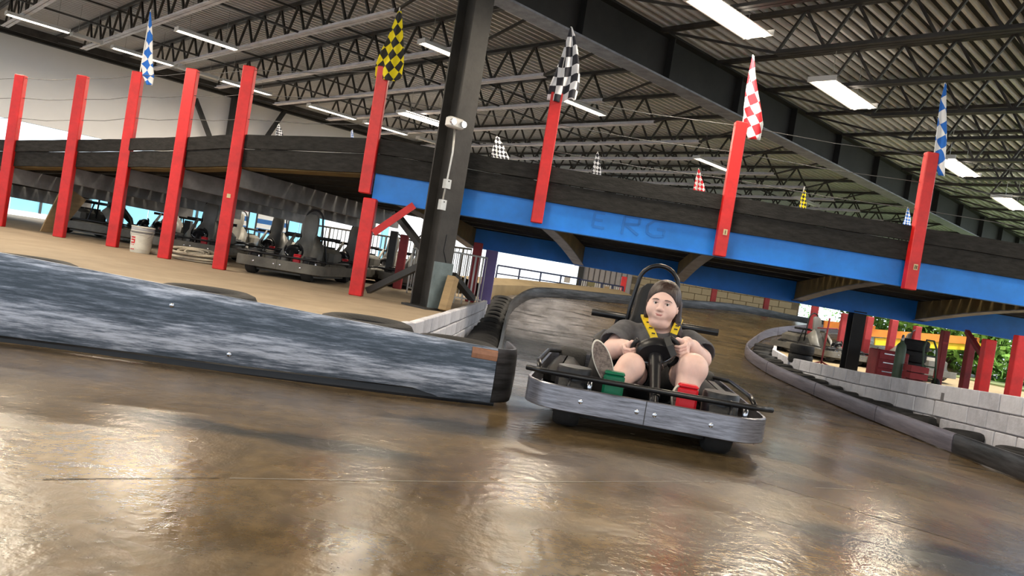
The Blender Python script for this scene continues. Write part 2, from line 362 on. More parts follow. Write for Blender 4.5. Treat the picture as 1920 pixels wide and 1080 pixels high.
# ------------------------------------------------------------------ roof: corrugated deck, joists
DECK_Z = 4.42
A0, A1, B0, B1 = -9.0, 34.0, -11.0, 21.3
AC, BC = 13.0, 3.2       # unseen roof corner cut away to let the sun in: no roof for a > AC, b < BC
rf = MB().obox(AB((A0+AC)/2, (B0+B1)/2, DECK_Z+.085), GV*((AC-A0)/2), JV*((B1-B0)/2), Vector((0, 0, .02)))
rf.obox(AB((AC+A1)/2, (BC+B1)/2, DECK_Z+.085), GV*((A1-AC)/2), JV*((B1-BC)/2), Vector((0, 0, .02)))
ceiling = struct(obj('ceiling', rf, M['deck'], at=(0, 0, DECK_Z)), 'steel roof deck painted with dark shade between pale lit ribs, on open web joists')
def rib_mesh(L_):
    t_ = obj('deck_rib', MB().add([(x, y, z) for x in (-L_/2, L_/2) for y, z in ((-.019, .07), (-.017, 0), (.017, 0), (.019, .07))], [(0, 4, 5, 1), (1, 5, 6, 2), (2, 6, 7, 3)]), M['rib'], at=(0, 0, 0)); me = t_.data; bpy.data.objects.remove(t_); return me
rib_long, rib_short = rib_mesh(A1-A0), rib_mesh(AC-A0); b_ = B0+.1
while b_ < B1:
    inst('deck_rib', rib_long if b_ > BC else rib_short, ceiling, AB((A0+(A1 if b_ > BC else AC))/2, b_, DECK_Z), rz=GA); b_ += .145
CH_B, CH_T = 3.87, 4.38
def joist(a, b0, b1, c0, c1, light):
    """top chord from b0 to b1, bottom chord from c0 to c1, one bent-rod web"""
    mb = MB()
    for s in (-.037, .037):
        mb.beam(AB(a+s, c0, CH_B), AB(a+s, c1, CH_B), .058, .009); mb.beam(AB(a+s*.35, c0, CH_B+.03), AB(a+s*.35, c1, CH_B+.03), .009, .055)
    j = obj('roof_joist', mb, M['joist'] if light else M['joist_dark'], ceiling)
    t = MB()
    for s in (-.028, .028): t.beam(AB(a+s, b0, CH_T), AB(a+s, b1, CH_T), .045, .05)
    obj('top_chord', t, M['joist_dark'], j)
    n = max(2, int(round((c1-c0)/.62))); w = MB()
    pts = [(b0, CH_T)]
    for k in range(n+1):
        pts.append((c0+(c1-c0)*k/n, CH_B+.02))
        if k < n: pts.append((c0+(c1-c0)*(k+.5)/n, CH_T))
    pts.append((b1, CH_T)); 
    for p, q in zip(pts[:-1], pts[1:]): w.beam(AB(a, p[0], p[1]), AB(a, q[0], q[1]), .034, .03)
    obj('web', w, M['joist_dark'], j)
for k in range(-5, 17):
    a = 4.17+1.385*k + (.012*k*k if k > 0 else 0)
    joist(a, 6.95, 21.1, 8.85, 18.1, True)
    if k > -4: joist(a+.10, -8.0 if a < 12.8 else BC, 6.75, -6.0 if a < 12.8 else BC+.1, 4.95, False)
# bridging rods tying the joists together
for b__ in (11.5, 15.5, 2.2, -2.0):
    ae = 26 if b__ > BC else 12.9
    mb = MB().beam(AB(-3, b__, CH_B+.05), AB(ae, b__, CH_B+.05), .03, .03); obj('bridging_bar', mb, M['joist_dark'], ceiling)
    mb = MB().beam(AB(-3, b__+.25, CH_T-.05), AB(ae, b__+.25, CH_T-.05), .03, .03); obj('bridging_bar', mb, M['joist_dark'], ceiling)
# girder
gd = MB(); BG = 6.90
gd.beam(AB(A0, BG, 4.18), AB(A1, BG, 4.18), .03, .74); gd.beam(AB(A0, BG, 4.55-.14), AB(A1, BG, 4.55-.14), .30, .03)
for k in range(20): gd.beam(AB(-6.3+1.9*k, BG, 3.82), AB(-6.3+1.9*k, BG, 4.40), .02, .26, up=JV)
g = tag(obj('roof_girder', gd, M['girder'], at=AB(6, BG, 3.78)), 'deep black steel girder crossing the roof above the grey column', 'girder')
obj('bottom_flange', MB().beam(AB(A0, BG, 3.79), AB(A1, BG, 3.79), .30, .026), M['flange'], g)
# ------------------------------------------------------------------ white wall at the back left, open below, and what stands outside
w1 = MB()
w1.obox(AB(8, 21.25, 3.35), GV*20, JV*.08, Vector((0, 0, .95)))
wall = struct(obj('wall_back', w1, M['white_wall'], at=AB(8, 21.25, 2.4)), 'tall white wall above the open bays at the back left')
ev = MB().obox(AB(8, 21.1, 4.36), GV*26, JV*.1, Vector((0, 0, .1))); obj('eave_beam', ev, M['girder'], wall)
ev = MB().obox(AB(8, 20.3, 4.30), GV*26, JV*.02, Vector((0, 0, .08))); obj('eave_beam', ev, M['joist_dark'], wall)
M['col_dark'] = M['steel_dark']
def PB(u, v, b_):
    d = ray(u, v); return Vector((0, 0, CAM_H))+d*(b_/d.dot(JV))
q = PB(443, 200, 21.0); wc = MB().obox((q.x, q.y, 2.2), GV*.13, JV*.1, Vector((0, 0, 2.1))); tag(obj('wall_column', wc, M['steel_dark']), 'dark steel column against the white wall behind the fifth red post', 'column')
tag(obj('wall_brace', MB().beam(PB(366, 185, 20.95), PB(402, 280, 20.95), .12, .1), M['steel_dark']), 'slanting grey brace on the white wall, right of the fourth red post', 'brace')
tag(obj('wall_brace', MB().beam(PB(534, 208, 20.95), PB(470, 300, 20.95), .12, .1), M['steel_dark']), 'slanting grey brace on the white wall, right of the fifth red post', 'brace')
# ------------------------------------------------------------------ bumper rails
def band_material(name, dark, light, thr, seed=0.0):
    m = mat(name, light, .34, .35, col2=dark, thr=thr, scale=2.6, stretch=(.8, .8, 9.0), bump=.06, bscale=30)
    N, L = nodes(m)
    for n in N:
        if n.type == 'MAPPING': n.inputs['Location'].default_value = (seed, seed*2, seed)
    return m
M['band'] = band_material('scuffed_band', (.045, .065, .095), (.36, .40, .48), (.44, .66))
def rail_material():
    m = bpy.data.materials.new('scuffed_rail'); m.use_nodes = True; N, L = nodes(m); b = N['Principled BSDF']; b.inputs['Roughness'].default_value = .38; b.inputs['Metallic'].default_value = .3
    tc = N.new('ShaderNodeTexCoord'); sp = N.new('ShaderNodeSeparateXYZ'); L.new(tc.outputs['Object'], sp.inputs[0])
    def mt(op, a, c):
        x = N.new('ShaderNodeMath'); x.operation = op
        for k, q in enumerate((a, c)):
            if isinstance(q, (int, float)): x.inputs[k].default_value = q
            else: L.new(q, x.inputs[k])
        return x.outputs[0]
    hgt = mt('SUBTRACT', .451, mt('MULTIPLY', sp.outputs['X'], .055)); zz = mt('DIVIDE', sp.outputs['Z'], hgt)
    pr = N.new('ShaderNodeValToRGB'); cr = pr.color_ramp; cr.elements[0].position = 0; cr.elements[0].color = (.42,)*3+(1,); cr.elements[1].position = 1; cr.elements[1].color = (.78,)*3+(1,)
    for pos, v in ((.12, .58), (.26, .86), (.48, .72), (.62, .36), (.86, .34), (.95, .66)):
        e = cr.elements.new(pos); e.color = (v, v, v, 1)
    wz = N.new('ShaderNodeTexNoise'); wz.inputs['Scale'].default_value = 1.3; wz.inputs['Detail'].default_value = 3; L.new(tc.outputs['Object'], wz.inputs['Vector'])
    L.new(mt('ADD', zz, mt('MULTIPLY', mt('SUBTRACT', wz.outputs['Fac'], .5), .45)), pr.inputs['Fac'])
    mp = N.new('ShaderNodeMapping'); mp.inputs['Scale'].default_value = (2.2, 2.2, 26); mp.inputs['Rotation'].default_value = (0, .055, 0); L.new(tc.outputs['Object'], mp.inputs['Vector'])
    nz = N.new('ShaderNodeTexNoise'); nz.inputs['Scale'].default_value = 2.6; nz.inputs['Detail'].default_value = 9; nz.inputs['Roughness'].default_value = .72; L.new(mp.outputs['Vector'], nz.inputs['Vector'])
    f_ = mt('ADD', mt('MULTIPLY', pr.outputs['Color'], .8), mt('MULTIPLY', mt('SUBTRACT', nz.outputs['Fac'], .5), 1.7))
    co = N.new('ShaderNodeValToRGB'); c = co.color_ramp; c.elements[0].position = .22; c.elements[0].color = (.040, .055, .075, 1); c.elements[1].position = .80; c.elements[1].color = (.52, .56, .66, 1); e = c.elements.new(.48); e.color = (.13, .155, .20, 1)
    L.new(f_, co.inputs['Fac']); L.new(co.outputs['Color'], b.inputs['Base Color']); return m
M['rail'] = rail_material()
M['band_dark'] = band_material('worn_dark_band', (.022, .022, .024), (.10, .10, .11), (.4, .7), 3)
M['band_lilac'] = band_material('worn_lilac_band', (.16, .15, .19), (.30, .28, .34), (.35, .65), 5)
M['rust'] = mat('rubbed_orange', (.36, .17, .10), .6, var=.4, scale=10)
def path_pts(ctrl, step=.12):
    """Catmull-Rom through ctrl (x,y); returns list of (x,y)"""
    P_ = [Vector((c[0], c[1])) for c in ctrl]; out = []
    for i in range(len(P_)-1):
        p0 = P_[max(i-1, 0)]; p1 = P_[i]; p2 = P_[i+1]; p3 = P_[min(i+2, len(P_)-1)]
        n_ = max(2, int((p2-p1).length/step))
        for k in range(n_):
            t = k/n_; out.append(.5*((2*p1)+(-p0+p2)*t+(2*p0-5*p1+4*p2-p3)*t*t+(-p0+3*p1-3*p2+p3)*t**3))
    out.append(P_[-1]); return out
def ribbon(pts, z0, z1, th, side=1, wob=0.0):
    """upright band along pts; z0,z1 functions (i, p) -> z"""
    path = []
    rows = []
    for i, p in enumerate(pts):
        t = (pts[min(i+1, len(pts)-1)]-pts[max(i-1, 0)]).normalized(); n_ = Vector((t.y, -t.x))*side
        a, b_ = z0(p), z1(p); h = b_-a
        sec = [(0, a), (.006, a+h*.12), (.010, a+h*.5), (.006, a+h*.88), (-.004, b_), (-th, b_), (-th, a)]
        rows.append([Vector((p.x+n_.x*o_, p.y+n_.y*o_, z)) for o_, z in sec+[sec[0]]])
    mb = MB().grid(rows); mb.add(rows[0][:-1], [tuple(range(7))]); mb.add(rows[-1][:-1], [tuple(range(6, -1, -1))])
    return mb
# left foreground rail: top edge runs down to the right
LB0, LB1 = Vector((-7.0, 2.55)), Vector((-.02, 4.19))
def lz1(p): return float(np.interp(p.x, [-7, -2.35, -.1, .2], [.52, .415, .292, .285]))
def lz0(p): return float(np.interp(p.x, [-7, -2.35, 0], [.03, .028, .022])) + (ZT(p.x, p.y) if p.y > 4.1 else 0)
rail = empty('bumper_rail', (-3, 3.5, 0)); tag(rail, 'long scuffed blue-grey bumper rail across the left foreground', 'barrier')
main = [LB0.lerp(LB1, k/50) for k in range(51)]
corner = path_pts([(-.02, 4.19), (.05, 4.26), (.085, 4.38), (.075, 4.6), (.04, 4.95)], .05)
i1 = 31      # joint seen at x=322 px
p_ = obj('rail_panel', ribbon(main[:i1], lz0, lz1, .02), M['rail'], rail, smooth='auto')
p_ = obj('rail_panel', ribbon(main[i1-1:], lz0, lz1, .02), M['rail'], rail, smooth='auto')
pc = obj('end_cap', ribbon(corner, lz0, lambda p: lz1(p)-.02*(p.y-4.19), .02), M['band_dark'], rail, smooth='auto')
obj('lower_strip', ribbon([p+Vector((.02, .05)) for p in main], lambda p: -.06, lambda p: .02, .03), M['black_plastic'], rail)
tp = MB(); n2 = Vector((LB1.y-LB0.y, -(LB1.x-LB0.x))).normalized()
rows = [[Vector((p.x-n2.x*.0, p.y-n2.y*.0, lz1(p)-.002)), Vector((p.x-n2.x*.06, p.y-n2.y*.06, lz1(p)-.006)), Vector((p.x-n2.x*.06, p.y-n2.y*.06, lz1(p)-.03))] for p in main]
obj('top_lip', MB().grid(rows), M['band_dark'], rail)
q0 = MB(); pj = main[i1-1]; d_ = (LB1-LB0).normalized()
q0.obox((pj.x+n2.x*.012, pj.y+n2.y*.012, (lz0(pj)+lz1(pj))/2+.04), Vector((d_.x, d_.y, 0))*.006, Vector((n2.x, n2.y, 0))*.003, Vector((0, 0, .09))); obj('joint_strip', q0, M['band_lilac'], rail)
def bolt(p, n_, r=.012, parent=None, m_=None):
    Z = Vector(n_).normalized(); X = Z.orthogonal().normalized(); Y = Z.cross(X)
    T_ = Matrix(((X.x, Y.x, Z.x, p[0]), (X.y, Y.y, Z.y, p[1]), (X.z, Y.z, Z.z, p[2]), (0, 0, 0, 1)))
    return obj('bolt', MB().lathe([(r, 0), (r*.95, r*.35), (r*.45, r*.6)], 10, T_), m_ or M['chrome'], parent, smooth='auto')
for u, v in ((430, 664), (323, 572)):
    d = ray(u, v); nn = Vector((n2.x, n2.y, 0)); c0 = Vector((LB0.x, LB0.y, 0)); t_ = (c0-Vector((0, 0, CAM_H))).dot(nn)/d.dot(nn); q = Vector((0, 0, CAM_H))+d*t_
    bolt(q+nn*.010, nn, .012, rail)
rb = PY(905, 660, 4.16)
sc_ = MB(); seg = [p for p in main if p.x > -.22]
obj('rubbed_patch', ribbon([p+n2*.0035 for p in seg], lambda p: lz1(p)-.075, lambda p: lz1(p)-.012, .004), M['rust'], rail)
# tyres
def tyre_mesh(R=.27, r=.16, w=.18):
    prof = [(r, -w*.36), (r+.02, -w*.46), (R*.80, -w*.5), (R*.94, -w*.43), (R, -w*.28), (R*1.006, -w*.1), (R*.99, -w*.09), (R*.99, -w*.05), (R*1.006, -w*.04), (R*1.006, w*.04), (R*.99, w*.05), (R*.99, w*.09), (R*1.006, w*.1), (R, w*.28), (R*.94, w*.43), (R*.80, w*.5), (r+.02, w*.46), (r, w*.36)]
    t_ = obj('tyre', MB().lathe(prof, 28, closed=True), M['tyre'], smooth='auto', at=(0, 0, 0)); me = t_.data; bpy.data.objects.remove(t_); return me
TY = tyre_mesh(); TYS = tyre_mesh(.20, .11, .17)
def tyre(me, p, label, group, tilt=(0, 0)):
    o = inst('tyre', me, None, p, M=Matrix.Rotation(tilt[0], 4, 'X') @ Matrix.Rotation(tilt[1], 4, 'Y') @ Matrix.Rotation(random.uniform(0, 6), 4, 'Z'))
    return tag(o, label, 'tyre', group)
for k, (u, v) in enumerate(((45, 481), (390, 540), (690, 595))):
    p = PY(u, v, 3.62+(u/960)*.55+.38); z = p.z
    for s in range(2): tyre(TY, (p.x, p.y, z-.095-.19*s), '%s tyre of the pair behind the foreground rail, %s' % (('top', 'bottom')[s], ('at the left picture edge', 'below the white bucket', 'in front of the red corner post')[k]), 'tyres behind the left foreground rail')
p = PY(890, 640, 4.55); tyre(TY, (p.x-.12, p.y+.1, .17), 'black tyre tucked behind the end of the foreground rail', 'tyres behind the left foreground rail')
# left lane edge: tyre row against the block wall, then the far rail
LEdge = [(.04, 4.95), (.0, 6.5), (.0, 9), (.0, 11), (.02, 13), (.10, 15.0), (.45, 16.4), (1.1, 17.3), (2.2, 18.3), (3.7, 19.6), (5.2, 20.8), (7.0, 22.4), (8.9, 23.9), (12, 25.6)]
lp = path_pts(LEdge, .2)
zt = lambda p: ZT(p.x, p.y)
edge = empty('outer_rail', (0, 9, -.3)); tag(edge, 'dark bumper rail along the outer edge of the far bend', 'barrier')
n_seg = 0; acc = [lp[0]]; L_ = 0
for a, b_ in zip(lp[:-1], lp[1:]):
    acc.append(b_); L_ += (b_-a).length
    if L_ > 2.0 or b_ is lp[-1]:
        pan = ribbon(acc, lambda p: zt(p)+.01, lambda p: zt(p)+.23, .04, side=1)
        obj('rail_panel', pan, M['band_dark'], edge, smooth='auto'); acc = [b_]; L_ = 0; n_seg += 1
yy = 5.4; k = 0
while yy < 15.4 and k < 20:
    xe = float(np.interp(yy, [5, 11, 13, 15, 16], [.0, .0, .02, .1, .3])); z0 = ZT(xe, yy)
    tyre(TYS, (xe-.24, yy, z0+.135), '%s tyre leaning in the row along the left block wall, from the front' % ORD[k], 'tyres along the left block wall', (.32+random.uniform(-.05, .05), random.uniform(-.06, .06)))
    yy += .50; k += 1
# right inner rail around the island
REdge = [(3.45, -1.5), (3.8, 2.0), (4.1, 4.6), (4.39, 6.3), (4.55, 8.0), (4.60, 9.5), (4.58, 11.5), (4.48, 13.2), (4.62, 14.8), (5.25, 16.3), (6.1, 17.8), (7.2, 19.0), (9.0, 20.0)]
rp = path_pts(REdge, .15)
inner = empty('inner_rail', (4.7, 10, -.4)); tag(inner, 'segmented lilac-grey bumper rail curving around the island', 'barrier')
acc = [rp[0]]; L_ = 0; idx = 0
for a, b_ in zip(rp[:-1], rp[1:]):
    acc.append(b_); L_ += (b_-a).length
    if L_ > 1.75 or b_ is rp[-1]:
        if len(acc) > 2:
            e0 = acc[0].lerp(acc[1], .06); e1 = acc[-1].lerp(acc[-2], .06)
            pan = ribbon([e0]+acc[1:-1]+[e1], lambda p: zt(p)+.012, lambda p: zt(p)+.20, .03, side=-1)
            obj('rail_panel', pan, M['band_lilac'] if acc[0].y > 7.4 else M['band_dark'], inner, smooth='auto')
        acc = [b_]; L_ = 0; idx += 1
sp = [(5.9, 4.64), (6.9, 4.76), (7.9, 4.84), (8.9, 4.90)] + [(9.4+.47*k, float(np.interp(9.4+.47*k, [9, 11, 13, 14.5, 16], [4.90, 4.86, 4.76, 4.90, 5.4]))) for k in range(14)]
for k, (y, x) in enumerate(sp):
    z0 = ZT(x, y); hi = .13 if k < 6 else .11
    tyre(TYS, (x-.03, y, z0+hi), '%s tyre behind the island rail, counted from the right picture edge' % ORD[k], 'tyres inside the island rail', (random.uniform(-.08, .08), random.uniform(-.08, .08)))
# ------------------------------------------------------------------ elevated track
NE = [(-13.5, 14.2), (-10.6, 12.95), (-7.9, 11.85), (-6.72, 11.44), (-5.76, 11.08), (-4.57, 10.20), (-3.66, 9.72), (-1.74, 8.92), (.16, 8.90), (2.28, 8.90), (4.47, 8.90), (6.6, 8.90), (9.5, 8.90)]
def zd(x): return float(np.interp(x, [-13.5, -8, -5.7, -4.6, -3.65, -1.74, .1, 12], [.75, 1.13, 1.37, 1.42, 1.52, 1.63, 1.62, 1.60]))
FE = []
for i, (x, y) in enumerate(NE):
    if x >= -1.8: FE.append((x+float(np.interp(x, [-1.74, .16, 2.28, 4.47, 9.5], [1.0, .85, .32, .03, -.4])), 12.32))
    else:
        a = Vector(NE[max(i-1, 0)]); b_ = Vector(NE[min(i+1, len(NE)-1)]); t = (b_-a).normalized(); n_ = Vector((-t.y, t.x))
        FE.append((x+n_.x*3.75, y+n_.y*3.75))
FZ = [zd(x)-(.26 if x > -1.8 else .06) for x, y in NE]
M['ramp_grey'] = mat('grey_ramp_steel', (.24, .24, .25), .5, .1, var=.4, scale=3)
etrack = empty('elevated_track', (0, 10, 1.3)); tag(etrack, 'elevated kart track with ramp, black plank rails and blue edge beams', 'elevated track')
NB = 15
for k in range(NB):                       # deck boards, running along the track
    t0, t1 = k/NB+.004, (k+1)/NB-.004; rows = []
    for (x, y), (fx_, fy_), fz in zip(NE, FE, FZ):
        z = zd(x); a = Vector((x, y, z)).lerp(Vector((fx_, fy_, fz)), t0); b_ = Vector((x, y, z)).lerp(Vector((fx_, fy_, fz)), t1)
        h = Vector((0, 0, .04)); j_ = Vector((0, 0, random.uniform(-.006, .006)*0 + .008*(k % 2)))
        rows.append([a+j_, b_+j_, b_+j_-h, a+j_-h, a+j_])
    obj('deck_board', MB().grid(rows), M['plank'] if k else M['tan_dark'], etrack)
def plank_row(zoff, h, th, jit, name, seed):
    """rail planks between successive joints, each a piece of its own"""
    rnd = random.Random(seed); pts = []
    for (x0, y0), (x1, y1) in zip(NE[:-1], NE[1:]):
        n_ = max(1, int(math.hypot(x1-x0, y1-y0)/2.4+.5))
        for k in range(n_): pts.append((x0+(x1-x0)*k/n_, y0+(y1-y0)*k/n_))
    pts.append(NE[-1])
    for (x0, y0), (x1, y1) in zip(pts[:-1], pts[1:]):
        j0, j1 = rnd.uniform(-jit, jit), rnd.uniform(-jit, jit); rows = []
        for k in range(7):
            t = k/6; x = x0+(x1-x0)*t; y = y0+(y1-y0)*t-.015; z = zd(x)+zoff+j0+(j1-j0)*t+rnd.uniform(-.004, .004)
            if (h > .16 and zoff > .2): hh = h+rnd.uniform(-.012, .012)
            else: hh = h
            rows.append([Vector((x, y-th, z)), Vector((x, y-th, z+hh)), Vector((x, y, z+hh)), Vector((x, y, z)), Vector((x, y-th, z))])
        mb = MB().grid(rows); mb.add(rows[0][:-1], [(0, 1, 2, 3)]); mb.add(rows[-1][:-1], [(3, 2, 1, 0)])
        obj('rail_plank', mb, M['plank'], etrack)
plank_row(-.03, .22, .04, .003, 'lower', 1); plank_row(.197, .17, .06, .006, 'upper', 2)
# far side planks: same rows on the other edge
for i in range(len(NE)-1):
    for zo in (.0, .2):
        a = Vector((FE[i][0], FE[i][1], FZ[i]+zo+.09)); b_ = Vector((FE[i+1][0], FE[i+1][1], FZ[i+1]+zo+.09))
        obj('rail_plank', MB().beam(a, b_, .05, .17), M['plank'], etrack)
# blue edge beams
nb_ = MB().obox((3.87, 8.93, 1.455), Vector((5.63, 0, 0)), Vector((0, .04, 0)), Vector((0, 0, .165)))
nb_.obox((3.87, 8.95, 1.292), Vector((5.63, 0, 0)), Vector((0, .075, 0)), Vector((0, 0, .008)))
bb = obj('blue_beam', nb_, M['blue'], etrack)
fb = MB(); fb.beam((-.75, 12.3, 1.24), (11.5, 12.3, 1.13), .07, .42); fb.beam((-.75, 12.28, 1.035), (11.5, 12.28, .925), .16, .016)
obj('blue_beam', fb, M['blue'], etrack)
# faint painted-over letters on the near beam
def stroke(pixs, w=.03):
    mb = MB(); pts = [PY(u, v, 8.888) for u, v in pixs]
    for a, b_ in zip(pts[:-1], pts[1:]): mb.beam(a, b_, w, .004, up=(0, -1, 0))
    return mb
for pixs in (((1135, 401), (1116, 398), (1111, 424), (1133, 428)), ((1113, 411), (1130, 414))): obj('painted_letter_e', stroke(pixs), M['blue_mark'], bb)
obj('painted_letter_r', stroke(((1166, 438), (1172, 405), (1200, 410), (1198, 422), (1171, 420), (1196, 441))), M['blue_mark'], bb)
obj('painted_letter_g', stroke(((1248, 417), (1228, 414), (1214, 422), (1213, 436), (1224, 443), (1244, 443), (1246, 432), (1232, 430))), M['blue_mark'], bb)
# cross beams under the deck
for i, (x, y) in enumerate(NE):
    if x < -12.6 or x > 9: continue
    nz = zd(x)-.045; fz = FZ[i]-.045; br = x > -1.8
    m_ = M['tan_dark'] if br else M['ramp_grey']
    dN, dF = (.20, .30) if br else (.23, .25)
    a = Vector((x, y+(.06 if br else 0), 0)); b_ = Vector((FE[i][0], FE[i][1], 0)); t = (b_-a).normalized(); s = Vector((t.y, -t.x, 0))*.045
    rows = []
    for k in range(9):
        q = k/8; c = a.lerp(b_, q); zt_ = nz+(fz-nz)*q; bow = (.05*math.sin(PI*q) if br else 0); zb = zt_-(dN+(dF-dN)*q)+bow
        rows.append([c-s+Vector((0, 0, zt_)), c+s+Vector((0, 0, zt_)), c+s+Vector((0, 0, zb)), c-s+Vector((0, 0, zb)), c-s+Vector((0, 0, zt_))])
    mb = MB().grid(rows); mb.add(rows[0][:-1], [(0, 1, 2, 3)]); mb.add(rows[-1][:-1], [(3, 2, 1, 0)])
    cb = obj('cross_beam', mb, m_, etrack)
    if br:
        fr = [[r[3]-Vector((s.x*.8, 0, 0)), r[2]+Vector((s.x*.8, 0, 0)), r[2]+Vector((s.x*.8, 0, -.012)), r[3]+Vector((-s.x*.8, 0, -.012)), r[3]-Vector((s.x*.8, 0, 0))] for r in rows]
        obj('beam_flange', MB().grid(fr), M['flange'], cb)
# supports on the far edge of the ramp
for i in (2, 4, 6):
    x, y = FE[i]; obj('support_leg', MB().box((x, y-.05, (ZP+FZ[i]-.35)/2), (.12, .12, FZ[i]-.35-ZP)), M['steel_dark'], etrack)
obj('brace', MB().beam(PY(742, 400, 9.2), PY(805, 482, 8.75), .09, .06), M['steel_dark'], etrack)
obj('brace', MB().beam(PY(690, 545, 8.95), PY(806, 490, 8.75), .09, .07), M['steel_dark'], etrack)
obj('brace', MB().beam(PY(848, 515, 8.8), PY(885, 560, 9.6), .09, .06), M['steel_dark'], etrack)
# ------------------------------------------------------------------ red posts, flags, wires
POSTS = [((33,140),(5,425),11.75,'leftmost red wooden post standing on the beige floor'),((155,142),(112,445),11.34,'second red post from the left, beside the leaning plywood sheet'),((258,135),(212,463),11.0,'red post carrying the left blue and white flag'),((363,130),(307,484),10.1,'red post between the white bucket and the rope pile'),((470,125),(410,505),9.62,'red post beside the front pair of parked karts'),
 ((725,127),(680,362),8.80,'red post under the yellow and black flag'),((1045,175),(1005,418),8.80,'red post under the black and white flag'),((1393,230),(1345,480),8.80,'red post under the red and white flag'),((1748,287),(1702,543),8.80,'rightmost red post, under the blue and white flag')]
POSTW = []
for (t_, b_, Y, lab) in POSTS:
    T_ = PY(*t_, Y); B_ = PY(*b_, Y); w = .145 if Y < 9 else .15
    onf = Y > 9
    x = (T_.x+B_.x)/2
    if onf: B_.z = ZP
    c = Vector((x, Y+.0, 0))
    mb = MB().bbox((x, Y, (T_.z+B_.z)/2), (w if onf else .135, .10, T_.z-B_.z), .008)
    o = tag(obj('red_post', mb, M['red'], at=(x, Y, B_.z)), lab, 'post', 'red posts along the elevated track')
    POSTW.append((x, Y, T_.z, o))
M['plate'] = mat('tan_plate', (.62, .50, .28), .5, var=.2)
for (u, v, i) in ((428, 367, 4), (1352, 434, 7), (1712, 500, 8)):
    x, Y, tz, o = POSTW[i]; p = PY(u, v, Y-.052); pl_ = obj('number_plate', MB().box((x+.012*(i > 5), Y-.052, p.z), (.045, .006, .065 if i > 5 else .05)), M['plate'], o)
    if i > 5:
        for dx in ((-.008, .010) if i == 8 else (0,)): obj('numeral', MB().box((x+.012+dx, Y-.0565, p.z), (.006, .004, .04)), M['crack'], pl_)
cp = MB().bbox((PY(681, 465, 8.8).x, 8.8, (ZP+1.30)/2), (.15, .12, 1.30-ZP), .008)
cpo = tag(obj('corner_post', cp, M['red'], at=(-1.75, 8.8, ZP)), 'thick red corner post holding up the left end of the blue beam', 'post')
obj('knee_brace', MB().beam(PY(700, 437, 8.78), PY(776, 385, 8.85), .07, .08), M['red'], cpo)
# wires
for wi, (dz, lab) in enumerate(((.035, 'topmost thin steel wire strung between the red posts'), (.34, 'middle thin steel wire strung between the red posts'), (.65, 'lowest thin steel wire strung between the red posts'))):
    pts = [Vector((-13.0, 13.9, POSTW[0][2]-.4-dz))]
    for x, Y, tz, o in POSTW:
        q = Vector((x, Y+.03, tz-dz)); mid = pts[-1].lerp(q, .5)-Vector((0, 0, .025)); pts += [mid, q]
    pts += [Vector((7.2, 8.83, 2.15+.68-dz-.02)), Vector((10, 8.83, 2.15+.68-dz))]
    tag(obj('wire', MB().tube(pts, .0045, 5), M['wire'], smooth=True), lab, 'wire', 'wires above the elevated track')
# flags: a pole and a cloth hanging by its corner, gathered into folds
M['ck_blue'] = checker('blue_white_checks', (.02, .16, .62), (.85, .86, .88))
M['ck_yel'] = checker('yellow_black_checks', (.02, .02, .02), (.80, .66, .01))
M['ck_blk'] = checker('black_white_checks', (.025, .025, .035), (.82, .82, .86))
M['ck_red'] = checker('red_white_checks', (.75, .015, .03), (.86, .84, .84))
def flag(tip, foot, outline, m_, lab, Y, folds=3, uvr=0.6, n=9.0, uvoff=(0, 0), pole=True):
    """outline: list of (left_px, right_px, y_px) from the top to the bottom of the cloth"""
    tp_ = PY(*tip, Y); ft = PY(*foot, Y)
    e = empty('flag', ft); tag(e, lab, 'flag', 'checkered flags')
    obj('pole', MB().tube([ft-Vector((0, 0, .15)), tp_], .007, 6), M['white_metal'], e)
    L_ = np.array(outline, float); ny, nx = 26, 15; rows = []; uvs = []
    for j in range(ny):
        t = j/(ny-1)*(len(L_)-1); k = min(int(t), len(L_)-2); a = L_[k]+(L_[k+1]-L_[k])*(t-k)
        row = []; 
        pl0 = PY(a[0], a[2], Y); pr0 = PY(a[1], a[2]+(a[1]-a[0])*.0, Y)
        wd = (pr0-pl0).length
        for i in range(nx):
            s = i/(nx-1); p = pl0.lerp(pr0, s); amp = .30*wd*min(1, j/6)
            p.y += amp*math.sin(s*PI*folds+.5*math.sin(j*.35))*.5 - .02
            p.z += .06*wd*math.sin(s*PI*folds*.7+1.0)
            row.append(p)
        rows.append(row)
    mb = MB().grid(rows)
    c = obj('cloth', mb, m_, e, smooth=True)
    uvl = c.data.uv_layers.new(name='UVMap')
    hgt = (PY(*outline[0][1:], Y)-PY(*outline[-1][1:], Y)).length
    for lp_ in c.data.loops:
        vi = lp_.vertex_index; j, i = divmod(vi, nx); t = j/(ny-1); p = rows[j][i]
        cx = rows[j][nx//2]; 
        wloc = (rows[j][-1]-rows[j][0]).length
        s = (i/(nx-1)-.5)*wloc*1.35/hgt; x = s+uvoff[0]; y = t+uvoff[1]
        uvl.data[lp_.index].uv = (x*math.cos(uvr)-y*math.sin(uvr), x*math.sin(uvr)+y*math.cos(uvr))
    so = c.modifiers.new('Solidify', 'SOLIDIFY'); so.thickness = .003
    return e
flag((283,18),(262,138),[(282,284,22),(278,287,60),(273,288,95),(267,289,120),(268,290,143),(276,287,160)],M['ck_blue'],'blue and white checkered flag on the third red post from the left',10.97,2,.75,9)
flag((750,14),(722,132),[(747,753,22),(737,755,48),(727,756,75),(715,757,100),(704,757,125),(703,753,150)],M['ck_yel'],'yellow and black checkered flag above the corner post',8.77,3,.80,8.5)
